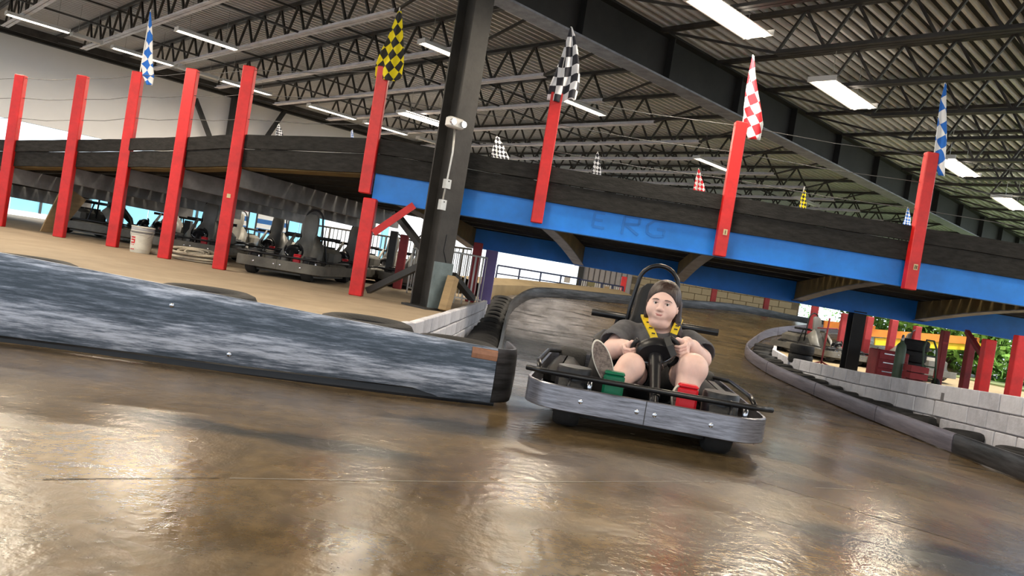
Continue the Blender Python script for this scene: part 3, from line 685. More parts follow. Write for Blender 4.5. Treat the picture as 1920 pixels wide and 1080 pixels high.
flag((1071,50),(1043,180),[(1069,1073,52),(1061,1082,80),(1052,1085,110),(1040,1087,140),(1030,1086,165),(1024,1078,190)],M['ck_blk'],'black and white checkered flag on the middle bridge post',8.77,4,.12,9)
flag((1412,103),(1393,234),[(1410,1413,106),(1403,1416,140),(1397,1421,175),(1393,1426,205),(1394,1431,232),(1402,1425,262)],M['ck_red'],'red and white checkered flag on the bridge post right of the driver',8.77,2,.42,9)
flag((1772,155),(1752,292),[(1770,1773,157),(1762,1773,190),(1757,1773,225),(1752,1773,260),(1750,1772,290),(1758,1770,330)],M['ck_blue'],'blue and white checkered flag at the right end of the bridge',8.77,2,.55,10)
far = [((523,232),(521,275),[(521,525,235),(518,531,248),(517,533,262)],'ck_blk','small black and white flag far behind the ramp, before the white wall',13.4),
 ((661,243),(659,275),[(659,662,245),(658,663,252),(658,664,262)],'ck_blue','tiny flag seen edge-on beyond the corner post',13.4),
 ((932,255),(934,305),[(930,936,257),(925,945,275),(921,952,290),(922,960,303)],'ck_blk','black and white flag behind the bridge rail, right of the grey column',12.6),
 ((1121,284),(1115,335),[(1119,1122,287),(1113,1125,305),(1110,1127,320),(1110,1128,332)],'ck_blk','small black and white flag behind the bridge rail, right of the middle post',12.6),
 ((1310,315),(1307,368),[(1309,1311,317),(1304,1316,335),(1300,1321,352),(1299,1322,366)],'ck_red','small red and white flag behind the bridge rail',12.6),
 ((1508,350),(1500,402),[(1506,1510,358),(1501,1511,372),(1498,1511,385),(1498,1510,399)],'ck_yel','small yellow and black flag behind the bridge rail',12.6),
 ((1702,388),(1695,425),[(1701,1703,390),(1697,1705,402),(1694,1706,414),(1692,1707,422)],'ck_blue','small blue and white flag behind the bridge rail, left of the rightmost post',12.6)]
for tip, foot, ol, mk, lab, Y in far: flag(tip, foot, ol, M[mk], lab, Y, 2, .7, 7)
# ------------------------------------------------------------------ grey H column
cc = AB(5.28, 6.80); col = empty('column', (cc.x, cc.y, ZP)); tag(col, 'grey steel H column in front of the left end of the blue beam', 'column')
zc = (ZP+3.78)/2; hc_ = (3.78-ZP)/2
def cbox(a, b_, wa, wb, z, h): return MB().obox(AB(a, b_, z), GV*wa, JV*wb, Vector((0, 0, h)))
obj('flange', cbox(5.28, 6.80-.15, .125, .009, zc, hc_), M['column'], col); obj('flange', cbox(5.28, 6.80+.15, .125, .009, zc, hc_), M['column'], col)
obj('web', cbox(5.28, 6.80, .006, .141, zc, hc_), M['column'], col); obj('base_plate', cbox(5.28, 6.80, .2, .22, ZP+.012, .012), M['steel_dark'], col)
M['teal_grey'] = mat('teal_grey_pad', (.13, .17, .18), .6, var=.3, scale=8, bump=.2)
obj('base_guard', cbox(5.28, 6.80-.172, .13, .012, ZP+.27, .26), M['teal_grey'], col)
def onface(u, v, off=.01):      # point on the camera-side flange
    d = ray(u, v); b_ = 6.80-.16-off; return Vector((0, 0, CAM_H))+d*(b_/d.dot(JV))
p0, p1 = onface(851, 240), onface(826, 390)
cd = [onface(u, v, .012) for u, v in ((853, 240), (849, 285), (838, 340), (828, 385))]
obj('conduit', MB().tube(cd, .011, 8), M['galv'], col, smooth=True)
for (u, v, s) in ((838, 345, .05), (829, 384, .055)):
    p = onface(u, v, .03); bx = obj('junction_box', MB().obox(p, GV*.035, JV*.028, Vector((0, 0, s))), M['galv'], col); obj('cover_screw', MB().obox(p-JV*.03+Vector((0, 0, s*.6)), GV*.006, JV*.003, Vector((0, 0, .006))), M['steel_dark'], bx)
p = onface(853, 231, .05); fx2 = obj('emergency_light', MB().bbox(p, (.20, .10, .11), .015, rz=GA), M['white_metal'], col, smooth='auto')
for s in (-1, 1):
    q = p+GV*(.07*s)-JV*.06; obj('lamp_head', MB().lathe([(.028, -.03), (.036, .0), (.036, .015)], 14, Matrix.Translation(q) @ Matrix.Rotation(GA, 4, 'Z') @ Matrix.Rotation(PI/2, 4, 'X')), M['chrome'], fx2, smooth='auto')
wp = [onface(u, v, .0) for u, v in ((838, 440), (832, 470), (838, 500), (830, 520))]; obj('hanging_cable', MB().tube(wp, .006, 6), M['black_plastic'], col)
wd = MB().beam(PY(832, 583, 8.35), PY(850, 520, 8.45), .09, .12); tag(obj('wood_offcut', wd, M['wood']), 'pale wooden offcut leaning against the foot of the grey column', 'board')
# ------------------------------------------------------------------ fluorescent fixtures
def fixture(a0, a1, b_, tubes, lit, lab, z=3.79, light=True, power=1.0):
    am = (a0+a1)/2; e = empty('strip_light', AB(am, b_, z)); tag(e, lab, 'light', 'fluorescent strip lights under the roof')
    hw = .09 if tubes == 1 else .19
    def sec(bs): return bs
    mb = MB()
    prof = [(-hw, -.02), (-hw*.45, .045), (hw*.45, .045), (hw, -.02), (hw*.92, -.02), (hw*.40, .035), (-hw*.40, .035), (-hw*.92, -.02)]
    r0 = [AB(a0, b_+x, z+y) for x, y in prof+prof[:1]]; r1 = [AB(a1, b_+x, z+y) for x, y in prof+prof[:1]]; mb.grid([r0, r1])
    obj('reflector', mb, M['white_metal'], e)
    for a in (a0, a1): obj('end_plate', MB().obox(AB(a, b_, z+.01), GV*.006, JV*hw, Vector((0, 0, .035))), M['white_metal'], e)
    for s in ([0] if tubes == 1 else [-.10, .10]):
        obj('tube', MB().tube([AB(a0+.03, b_+s, z-.005), AB(a1-.03, b_+s, z-.005)], .024 if tubes == 1 else .038, 10), M['tube_on'] if lit else M['tube_off'], e, smooth=True)
    for s in (-.3, .3): obj('hanger', MB().tube([AB(am+s*(a1-a0), b_, z+.04), AB(am+s*(a1-a0), b_, CH_T)], .004, 5), M['galv'], e)
    if lit and light:
        offs = [0] if tubes == 1 else [-.10, .10]
        for s in offs:
            ld = bpy.data.lights.new('strip_lamp', 'AREA'); ld.shape = 'RECTANGLE'; ld.size = (a1-a0)*.94; ld.size_y = .055 if tubes == 1 else .08; ld.energy = TUBE_POWER*power/len(offs); ld.color = TUBE_COLOR
            lo = bpy.data.objects.new('strip_lamp', ld); COL.objects.link(lo); lo.parent = e; lo.location = JV*s+Vector((0, 0, -.048)); lo.rotation_euler = (0, 0, GA)
    return e
FX = [(2.63,3.67,17.15,1,1,'lit strip light at the top left picture corner'),(4.6,5.67,14.08,1,1,'lit strip light right of the left blue and white flag'),(6.68,7.65,9.78,1,1,'lit strip light between the yellow flag and the grey column'),(6.79,7.97,17.4,1,1,'lit strip light just left of the fifth red post top'),
 (6.79,8.06,4.95,2,1,'large twin tube light at the top edge, nearest the camera'),(9.83,11.23,4.97,2,1,'twin tube light above and right of the red flag'),(14.57,16.1,4.9,2,1,'twin tube light beside the right blue and white flag'),(18.28,19.75,4.9,2,1,'twin tube light at the right picture edge'),
 (9.83,10.94,9.73,1,1,'lit strip light behind the black and white flag'),(14.58,16.0,10.0,1,1,'lit strip light above the small red flag'),
 (3.75,4.3,17.3,1,0,'unlit strip fixture right of the corner strip light'),(4.5,5.7,17.35,1,1,'lit strip light behind the left blue flag'),(5.8,6.7,17.4,1,0,'unlit strip fixture above the fourth red post'),(8.9,10.2,17.3,1,1,'lit strip light left of the corner post'),(10.5,11.8,17.3,1,1,'lit strip light behind the corner post'),(12.2,13.4,17.3,1,0,'unlit strip fixture left of the grey column'),(19.5,20.7,10.0,1,0,'unlit strip fixture above the small yellow flag')]
KF = (3.79-CAM_H)/(3.95-CAM_H)      # positions were read at a hanging height of 3.95
for f_ in FX: fixture(f_[0]*KF, f_[1]*KF, f_[2]*KF, f_[3], bool(f_[4]), f_[5])
for k, (a, b_) in enumerate(((2.2, 5.0), (-2.6, 5.0), (-2.4, 10), (1.9, 10), (6.0, -.6), (1.2, -.6), (-3.4, -.6), (11, -.6), (2.0, 14.1), (10, 14.1))):
    fixture(a-.6, a+.6, b_, 2, True, '%s strip light of those added to brighten the hall, most out of view' % ORD[k])  # added lamps, most out of view, to brighten the hall
# ------------------------------------------------------------------ outdoors
gnd = struct(obj('floor_outside', MB().add([(-60, -40, -.6), (70, -40, -.6), (70, 90, -.6), (-60, 90, -.6)], [(0, 1, 2, 3)]), M['asphalt'], at=(0, 0, -.6)), 'sunlit ground outside the building')
yd = MB().prism([tuple(AB(-30, 21.4)[:2]), tuple(AB(60, 21.4)[:2]), tuple(AB(60, 70)[:2]), tuple(AB(-30, 70)[:2])], -.5, .10)
struct(obj('floor_yard', yd, M['asphalt']), 'pale sunlit yard outside the open bays')
# pale blue fence beyond the open bays
fe = empty('yard_fence', AB(4, 26, .1)); tag(fe, 'pale blue panel fence outside, seen under the ramp', 'fence')
for k in range(30):
    a = -8+.75*k; obj('panel', MB().obox(AB(a+.37, 26, .98), GV*.362, JV*.02, Vector((0, 0, .72))), M['pale_blue'], fe)
    if k % 3 == 0: obj('post', MB().obox(AB(a, 25.94, 1.0), GV*.03, JV*.03, Vector((0, 0, .95))), M['steel_dark'], fe)
obj('kerb', MB().obox(AB(3, 25.9, .17), GV*10, JV*.08, Vector((0, 0, .08))), M['out_white'], fe)
# white building further right
wb = empty('white_building', AB(22, 30, .1)); tag(wb, 'white sunlit building outside, seen under the left end of the bridge', 'building')
obj('wall', MB().obox(AB(19, 29, 2.2), GV*10, JV*.1, Vector((0, 0, 2.2))), M['out_white'], wb)
for a in (13.5, 16.2, 19.4): obj('blue_pilaster', MB().obox(AB(a, 28.85, 2.2), GV*.16, JV*.06, Vector((0, 0, 2.2))), M['pale_blue'], wb)
M['sign_red'] = mat('red_banner', (.65, .03, .05), .6, var=.1); M['sign_blue'] = mat('blue_banner', (.03, .15, .45), .6, var=.1)
for k, (a, b_) in enumerate(((9.6, 22.3), (10.9, 22.3))):
    bn = empty('striped_banner', AB(a, b_, .9)); tag(bn, ('left' if k == 0 else 'right')+' red, white and blue striped banner outside beyond the parked karts', 'banner', 'striped banners')
    for j, mk in enumerate(('sign_blue', 'out_white', 'sign_blue', 'out_white', 'sign_red')):
        obj('stripe', MB().obox(AB(a, b_, .80+.14*j), GV*.5, JV*.01, Vector((0, 0, .068))), M[mk], bn)
    for s in (-.52, .52): obj('banner_post', MB().obox(AB(a+s, b_, .8), GV*.02, JV*.02, Vector((0, 0, .7))), M['steel_dark'], bn)
def railing(name, p0, p1, h, n, m_, lab, r=.012, cat='railing', group=None, mid=False, barm=None, z0=.08):
    p0 = Vector(p0); p1 = Vector(p1); e = empty(name, (p0+p1)/2); tag(e, lab, cat, group); U_ = Vector((0, 0, h))
    obj('top_rail', MB().tube([p0+U_, p1+U_], r*1.6, 8), m_, e, smooth=True); obj('bottom_rail', MB().tube([p0+Vector((0, 0, z0)), p1+Vector((0, 0, z0))], r*1.3, 8), m_, e, smooth=True)
    if mid: obj('middle_rail', MB().tube([p0+U_*.55, p1+U_*.55], r*1.2, 8), m_, e, smooth=True)
    bar = None; d = p1-p0
    for k in range(n+1):
        q = p0+d*(k/n); big = k % max(1, n//4) == 0
        if big: obj('post', MB().tube([q, q+U_], r*1.7, 8), m_, e, smooth=True)
        elif not mid:
            if bar is None:
                b0 = obj('bar', MB().tube([q+Vector((0, 0, z0)), q+U_], r*.8, 6), barm or m_, e, smooth=True); bar = b0; q0 = q
            else:
                c = bar.copy(); COL.objects.link(c); c.location = bar.location+(q-q0)
    return e
railing('bar_railing', (-5.0, 17.8, ZP), (-2.3, 17.2, ZP), .92, 28, M['steel_dark'], 'black bar railing behind the parked karts', .013)
railing('bar_railing', (-2.2, 17.15, ZP), (-.95, 15.9, ZP), .90, 14, M['steel_dark'], 'black bar railing between the red posts behind the grey column', .013)
g0, g1 = PY(838, 545, 10.6), PY(903, 552, 11.2)
railing('bar_gate', (g0.x, g0.y, ZP), (g1.x, g1.y, ZP), .70, 9, M['white_metal'], 'white barred gate right of the grey column', .008, 'gate', mid=False)
railing('bar_gate', (PY(770, 500, 11.6).x, 11.6, ZP), (PY(812, 500, 11.3).x, 11.3, ZP), .68, 8, M['white_metal'], 'white barred gate left of the grey column', .008, 'gate')
for (t_, b_, Y, w, mk, lab) in (((757,440),(749,528),12.4,.13,'red_dull','dull red post behind the parked karts, left of the grey column'),((896,455),(882,566),11.9,.14,'red_dull','dull red post between the white gate and the purple post'),((925,470),(907,562),12.2,.19,'purple','purple painted post left of the tyre row')):
    T_ = PY(*t_, Y); B_ = PY(*b_, Y); B_.z = ZP; T_.z = min(T_.z, 1.2); tag(obj('support_post', MB().bbox(((T_.x+B_.x)/2, Y, (T_.z+B_.z)/2), (w, .12, T_.z-B_.z), .008), M[mk], at=B_), lab, 'post')
# concrete kerb and ramp railing beyond the far rail
kp = path_pts([(-.55, 14.6), (-.3, 16.0), (.1, 17.1), (.9, 18.2), (2.0, 19.3), (3.2, 20.4)], .3)
kb = MB(); rows = []
for i, p in enumerate(kp):
    t = (kp[min(i+1, len(kp)-1)]-kp[max(i-1, 0)]).normalized(); n_ = Vector((-t.y, t.x)); z = ZT(p.x, p.y)
    zz = float(np.interp(p.x, [-.5, .5, 3.2], [.42, .52, .66]))
    rows.append([Vector((p.x, p.y, z-.1)), Vector((p.x, p.y, zz)), Vector((p.x+n_.x*.5, p.y+n_.y*.5, zz+.1)), Vector((p.x+n_.x*.5, p.y+n_.y*.5, z-.1))])
tag(obj('concrete_kerb', MB().grid(rows), M['tan_conc'], smooth='auto'), 'tan concrete kerb behind the far tyre rail', 'kerb')
M['navy'] = mat('navy_rail', (.03, .04, .10), .5, var=.1)
r0_, r1_ = PY(928, 531, 18.6), PY(1083, 553, 20.6)
railing('ramp_railing', r0_, r1_, .44, 4, M['navy'], 'thin navy ramp railing before the white building', .013, mid=True)
r2_ = PY(1164, 566, 21.4)
rr_ = railing('ramp_railing', r1_, r2_, .42, 20, M['navy'], 'bar railing with small signs left of the tan block wall', .013, barm=M['white_metal'])
M['olive'] = mat('olive_sign', (.16, .14, .06), .6); M['sign_grey'] = mat('grey_sign', (.4, .38, .36), .6)
for (u, v, w, h, mk, Y) in ((1063, 525, .16, .14, 'sign_grey', 20.0), (1108, 533, .20, .11, 'olive', 20.7), (1137, 541, .13, .12, 'wood', 21.0)):
    p = PY(u, v, Y); s_ = MB().box(p-Vector((0, .06, 0)), (w, .012, h)); lab = {'sign_grey': 'small grey sign on the thin ramp railing', 'olive': 'small olive sign on the bar railing', 'wood': 'small tan sign on the bar railing'}[mk]
    so = tag(obj('small_sign', s_, M[mk]), lab, 'sign', 'small signs on the railing')
# ribbed shutter and the tan block wall
sh = empty('ribbed_shutter', PY(1130, 545, 25)); tag(sh, 'pale grey ribbed shutter left of the tan block wall', 'shutter')
xa, xb = PY(1092, 520, 25).x, PY(1186, 520, 25).x; nr = 9; M['shut'] = mat('shutter_grey', (.42, .38, .36), .6, var=.1)
for k in range(nr):
    x = xa+(xb-xa)*(k+.5)/nr; obj('slat', MB().bbox((x, 25, 1.6), ((xb-xa)/nr-.025, .06, 2.6), .02), M['shut'], sh)
obj('backing', MB().box(((xa+xb)/2, 25.05, 1.6), (xb-xa, .04, 2.6)), M['mortar'], sh)
tag(obj('door_jamb', MB().box((PY(1087, 520, 24.9).x, 24.9, 1.4), (.16, .16, 2.4)), M['steel_dark']), 'dark steel jamb at the left side of the ribbed shutter', 'post')
xw0, xw1 = xb, PY(1500, 570, 25.2).x
core = MB().box(((xw0+xw1)/2, 25.32, 1.5), (xw1-xw0, .2, 2.8)); wt = struct(obj('wall_far', core, M['mortar_tan']), 'tan concrete block wall beyond the far bend')
t_ = obj('block', MB().bbox((0, 0, 0), (.41, .08, .195), .008), M['block_tan']); bme = t_.data; bpy.data.objects.remove(t_)
for c in range(9):
    x = xw0+.21+(c % 2)*.21; z = .42+.21*c
    while x < xw1-.1: inst('block', bme, wt, (x, 25.22+random.uniform(-.006, .006), z)); x += .425
for (u, v0, v1, Y, lab) in ((1168, 522, 563, 21.6, 'short red post at the right end of the bar railing'), (1338, 538, 582, 22.4, 'red post before the tan block wall, right of the driver'), (1437, 555, 592, 23.4, 'red post near the right end of the tan block wall')):
    T_ = PY(u+2, v0, Y); B_ = PY(u-4, v1, Y); tag(obj('far_post', MB().bbox(((T_.x+B_.x)/2, Y, (T_.z+B_.z)/2), (.15, .12, T_.z-B_.z+.1), .01), M['red'] if u < 1200 else M['red_dull'], at=B_), lab, 'post')
# ------------------------------------------------------------------ right side: island supports and workshop
bc = PY(1590, 692, 12.3); icol = empty('column', (bc.x, 12.34, ZR(12.3))); tag(icol, 'black steel H column on the island under the far blue beam', 'column')
for s in (-.1, .1): obj('flange', MB().box((bc.x+s*.0+.02, 12.34+s, .48), (.2, .012, 1.05)), M['girder'], icol)
obj('web', MB().box((bc.x+.02, 12.34, .48), (.012, .2, 1.05)), M['girder'], icol); obj('base_plate', MB().box((bc.x+.02, 12.34, ZR(12.3)+.01), (.3, .3, .02)), M['girder'], icol)
RP = [((1529,572),(1518,640),16.3,.13),((1586,588),(1573,652),15.4,.12),((1633,594),(1621,648),15.2,.13),((1678,600),(1667,655),14.8,.13),((1722,612),(1711,665),14.4,.12),((1772,620),(1757,722),11.9,.10),((1822,632),(1806,730),11.2,.10),((1858,640),(1834,746),9.4,.13),((1918,630),(1893,760),8.95,.14)]
RL = ['red post at the left end of the island workshop','red post left of the black island column','red post right of the black island column','red post in front of the orange boards, third from the right of the black column','red post at the middle of the orange boards','slim red post at the left of the bright opening','slim red post at the right of the bright opening','near red post on the island, left of the picture edge','red post at the right picture edge on the island']
for (t_, b_, Y, w), lab in zip(RP, RL):
    T_ = PY(*t_, Y); B_ = PY(*b_, Y); z0 = ZR(Y); zt_ = min(max(T_.z, .85), 1.3); x = (T_.x+B_.x)/2
    mb = MB().bbox((x, Y, (z0+zt_)/2), (w, .11, zt_-z0), .008); o = tag(obj('island_post', mb, M['red'] if Y < 10 else M['red_dull'], at=(x, Y, z0)), lab, 'post', 'red posts on the island')
    obj('base_shoe', MB().box((x, Y, z0+.015), (w+.05, .16, .03)), M['steel_dark'], o)
tag(obj('knee_brace', MB().beam(PY(1813, 622, 11.25), PY(1843, 668, 10.4), .06, .06), M['red_dull']), 'slanting red brace beside the right red island posts', 'brace')
for k, (p, q, mk, lab) in enumerate((((1612,622),(1835,640),'orange','upper orange board of the barrier behind the island'),((1640,640),(1838,651),'yellow','lower yellow board of the barrier behind the island'),((1545,608),(1640,618),'orange','short orange board left of the black island column'))):
    Yb = 16.8+.05*k; tag(obj('barrier_board', MB().beam(PY(*p, Yb), PY(*q, Yb), .05, .16), M[mk]), lab, 'board', 'coloured barrier boards')
def lathe_thing(name, prof, p, m_, lab, cat, n=18):
    return tag(obj(name, MB().lathe(prof, n, Matrix.Translation(p)), m_, at=p, smooth='auto'), lab, cat)
def on_island(u, v, Y):
    p = PY(u, v, Y); return Vector((p.x, Y, ZR(Y)))
M['gas'] = mat('green_cylinder', (.05, .085, .05), .5, var=.4)
p = on_island(1682, 700, 10.6); gc = lathe_thing('gas_cylinder', [(.062, 0), (.066, .02), (.066, .48), (.055, .54), (.03, .57), (.02, .60)], p, M['gas'], 'dull green gas cylinder standing on the island', 'gas cylinder')
obj('valve', MB().lathe([(.018, .60), (.022, .64), (.012, .68)], 10, Matrix.Translation(p)), M['chrome'], gc)
p = on_island(1662, 690, 11.4); tc_ = empty('tool_chest', p); tag(tc_, 'red tool chest with drawers on the island', 'tool chest')
obj('body', MB().bbox(p+Vector((0, 0, .24)), (.46, .3, .42), .012), M['red_dull'], tc_)
for j in range(3):
    d_ = obj('drawer', MB().bbox(p+Vector((0, -.155, .11+.13*j)), (.42, .02, .11), .006), M['red_dull'], tc_); obj('handle', MB().box(p+Vector((0, -.172, .14+.13*j)), (.3, .012, .015)), M['chrome'], d_)
for s in (-1, 1): obj('caster', MB().lathe([(.03, -.012), (.03, .012)], 12, Matrix.Translation(p+Vector((.19*s, -.1, .03))) @ Matrix.Rotation(PI/2, 4, 'Y')), M['tyre'], tc_)
p = on_island(1715, 705, 10.4); cr_ = empty('crate', p); tag(cr_, 'faded red slatted crate beside the hand truck', 'crate')
for j in range(3):
    for s in (-1, 1): obj('slat', MB().box(p+Vector((0, .1*s, .05+.095*j)), (.24, .015, .08)), M['red_dull'], cr_)
    for s in (-1, 1): obj('slat', MB().box(p+Vector((.115*s, 0, .05+.095*j)), (.015, .19, .08)), M['red_dull'], cr_)
obj('bottom', MB().box(p+Vector((0, 0, .01)), (.23, .2, .015)), M['wood'], cr_)
p = on_island(1742, 712, 10.6); ht = empty('hand_truck', p); tag(ht, 'dark hand truck standing left of the bright opening', 'hand truck')
obj('frame', MB().tube([p+Vector((-.09, 0, .05)), p+Vector((-.09, .1, .55)), p+Vector((-.05, .13, .66)), p+Vector((.05, .13, .66)), p+Vector((.09, .1, .55)), p+Vector((.09, 0, .05))], .014, 8), M['gas'], ht, smooth=True)
for j in range(3): obj('cross_bar', MB().tube([p+Vector((-.09, .02+.03*j, .15+.15*j)), p+Vector((.09, .02+.03*j, .15+.15*j))], .01, 6), M['gas'], ht)
obj('toe_plate', MB().box(p+Vector((0, -.08, .02)), (.22, .16, .012)), M['steel_dark'], ht)
for s in (-1, 1): obj('wheel', MB().lathe([(.02, -.02), (.07, -.025), (.08, 0), (.07, .025), (.02, .02)], 16, Matrix.Translation(p+Vector((.12*s, .04, .08))) @ Matrix.Rotation(PI/2, 4, 'Y')), M['tyre'], ht, smooth='auto')
p = on_island(1541, 672, 13.2); ts = empty('tripod_stand', p); tag(ts, 'thin red stand with splayed feet beside the black island column', 'stand')
obj('pole', MB().tube([p+Vector((0, 0, .03)), p+Vector((.02, 0, .86))], .016, 8), M['red_dull'], ts)
for k in range(4): an = k*PI/2+.4; obj('foot', MB().tube([p+Vector((0, 0, .10)), p+Vector((.28*math.cos(an), .28*math.sin(an), .015))], .012, 6), M['red_dull'], ts)
obj('cross_arm', MB().tube([p+Vector((-.16, 0, .66)), p+Vector((.18, 0, .70))], .012, 6), M['red_dull'], ts)
# two tyre stacks in the workshop shadow
for (u, v, Y, n_, nm) in ((1705, 700, 11.6, 4, 'left'), (1500, 668, 13.2, 2, 'right')):
    p = on_island(u, v, Y)
    for k in range(n_): tyre(TYS, p+Vector((random.uniform(-.02, .02), 0, .085+.17*k)), '%s tyre up the stack %s' % (ORD[k], 'behind the red crate' if u == 1705 else 'at the left tip of the island'), 'stacked tyres on the island')
# ------------------------------------------------------------------ greenery outside on the right
def tree(p, h, w, lab, n=900, seed=1):
    rnd = random.Random(seed); e = empty('tree', p); tag(e, lab, 'tree', 'trees outside on the right')
    obj('trunk', MB().tube([p, p+Vector((.1, 0, h*.35)), p+Vector((.0, .1, h*.7))], [.12, .09, .04], 8), M['bark'], e, smooth=True)
    mb = MB()
    blobs = [(rnd.uniform(-.5, .5)*w, rnd.uniform(-.4, .4)*w, rnd.uniform(.12, .9)*h, rnd.uniform(.25, .42)*w) for _ in range(14)]
    for i in range(n):
        bx, by, bz, br = rnd.choice(blobs); d = Vector((rnd.gauss(0, 1), rnd.gauss(0, 1), rnd.gauss(0, 1))).normalized()
        c = p+Vector((bx, by, bz))+d*br*rnd.uniform(.6, 1); a = Vector((rnd.gauss(0, 1), rnd.gauss(0, 1), rnd.gauss(0, 1))).normalized(); b_ = a.orthogonal().normalized(); s = rnd.uniform(.07, .15)
        mb.add([c-a*s, c+b_*s*.5, c+a*s, c-b_*s*.5], [(0, 1, 2, 3)])
    f_ = obj('foliage', mb, M['green_out'], e); f_['kind'] = 'stuff'
for k, (u, Y, h, w, lab) in enumerate(((1520, 56, 6.5, 5.0, 'green tree outside beyond the end of the tan block wall'), (1585, 60, 6.5, 5.5, 'green tree outside behind the black island column'), (1700, 24, 1.7, 1.9, 'low green shrub outside above the orange boards'), (1783, 19, 1.5, 1.7, 'bright green shrub filling the opening between the slim red posts'), (1860, 18, 1.7, 1.7, 'green shrub outside right of the bright opening'), (1930, 17, 1.9, 1.8, 'green shrub outside at the right picture edge'), (1640, 30, 2.4, 2.4, 'green shrub outside far behind the red tool chest'))):
    p = PY(u, 640, Y); p.z = .1; tree(p, h, w, lab, 1500 if Y > 40 else 1100, k+3)
struct(obj('floor_lawn', MB().prism([(8.6, 17.2), (11, 14.2), (14.5, 8), (60, 20), (60, 75), (12, 75), (9.5, 27)], -.5, .08), M['grass']), 'sunlit grass outside on the right')
# ------------------------------------------------------------------ karts
M['kart_band'] = band_material('kart_bumper_steel', (.12, .12, .135), (.40, .40, .45), (.30, .75), 7)
M['kart_band'].node_tree.nodes['Principled BSDF'].inputs['Metallic'].default_value = .75
M['kart_band'].node_tree.nodes['Principled BSDF'].inputs['Roughness'].default_value = .3
for n_ in M['kart_band'].node_tree.nodes:
    if n_.type == 'MAPPING': n_.inputs['Scale'].default_value = (3.5, 3.5, 45)
M['kart_dust'] = mat('dusty_black_plastic', (.12, .112, .095), .55, var=.4, scale=5)
M['seat_grey'] = mat('grey_seat_plastic', (.17, .165, .15), .45, var=.3, scale=4)
M['pedal_green'] = mat('green_pedal', (.0, .13, .06), .45, var=.2); M['pedal_red'] = mat('red_pedal', (.60, .01, .02), .45, var=.2)
def rrect(hw, y0, y1, r0, r1, n=7):
    pts = []
    for cx, cy, r, a0 in ((hw-r0, y0+r0, r0, -90), (hw-r1, y1-r1, r1, 0), (-hw+r1, y1-r1, r1, 90), (-hw+r0, y0+r0, r0, 180)):
        for k in range(n+1):
            a = math.radians(a0+90*k/n); pts.append(Vector((cx+r*math.cos(a), cy+r*math.sin(a))))
    return pts
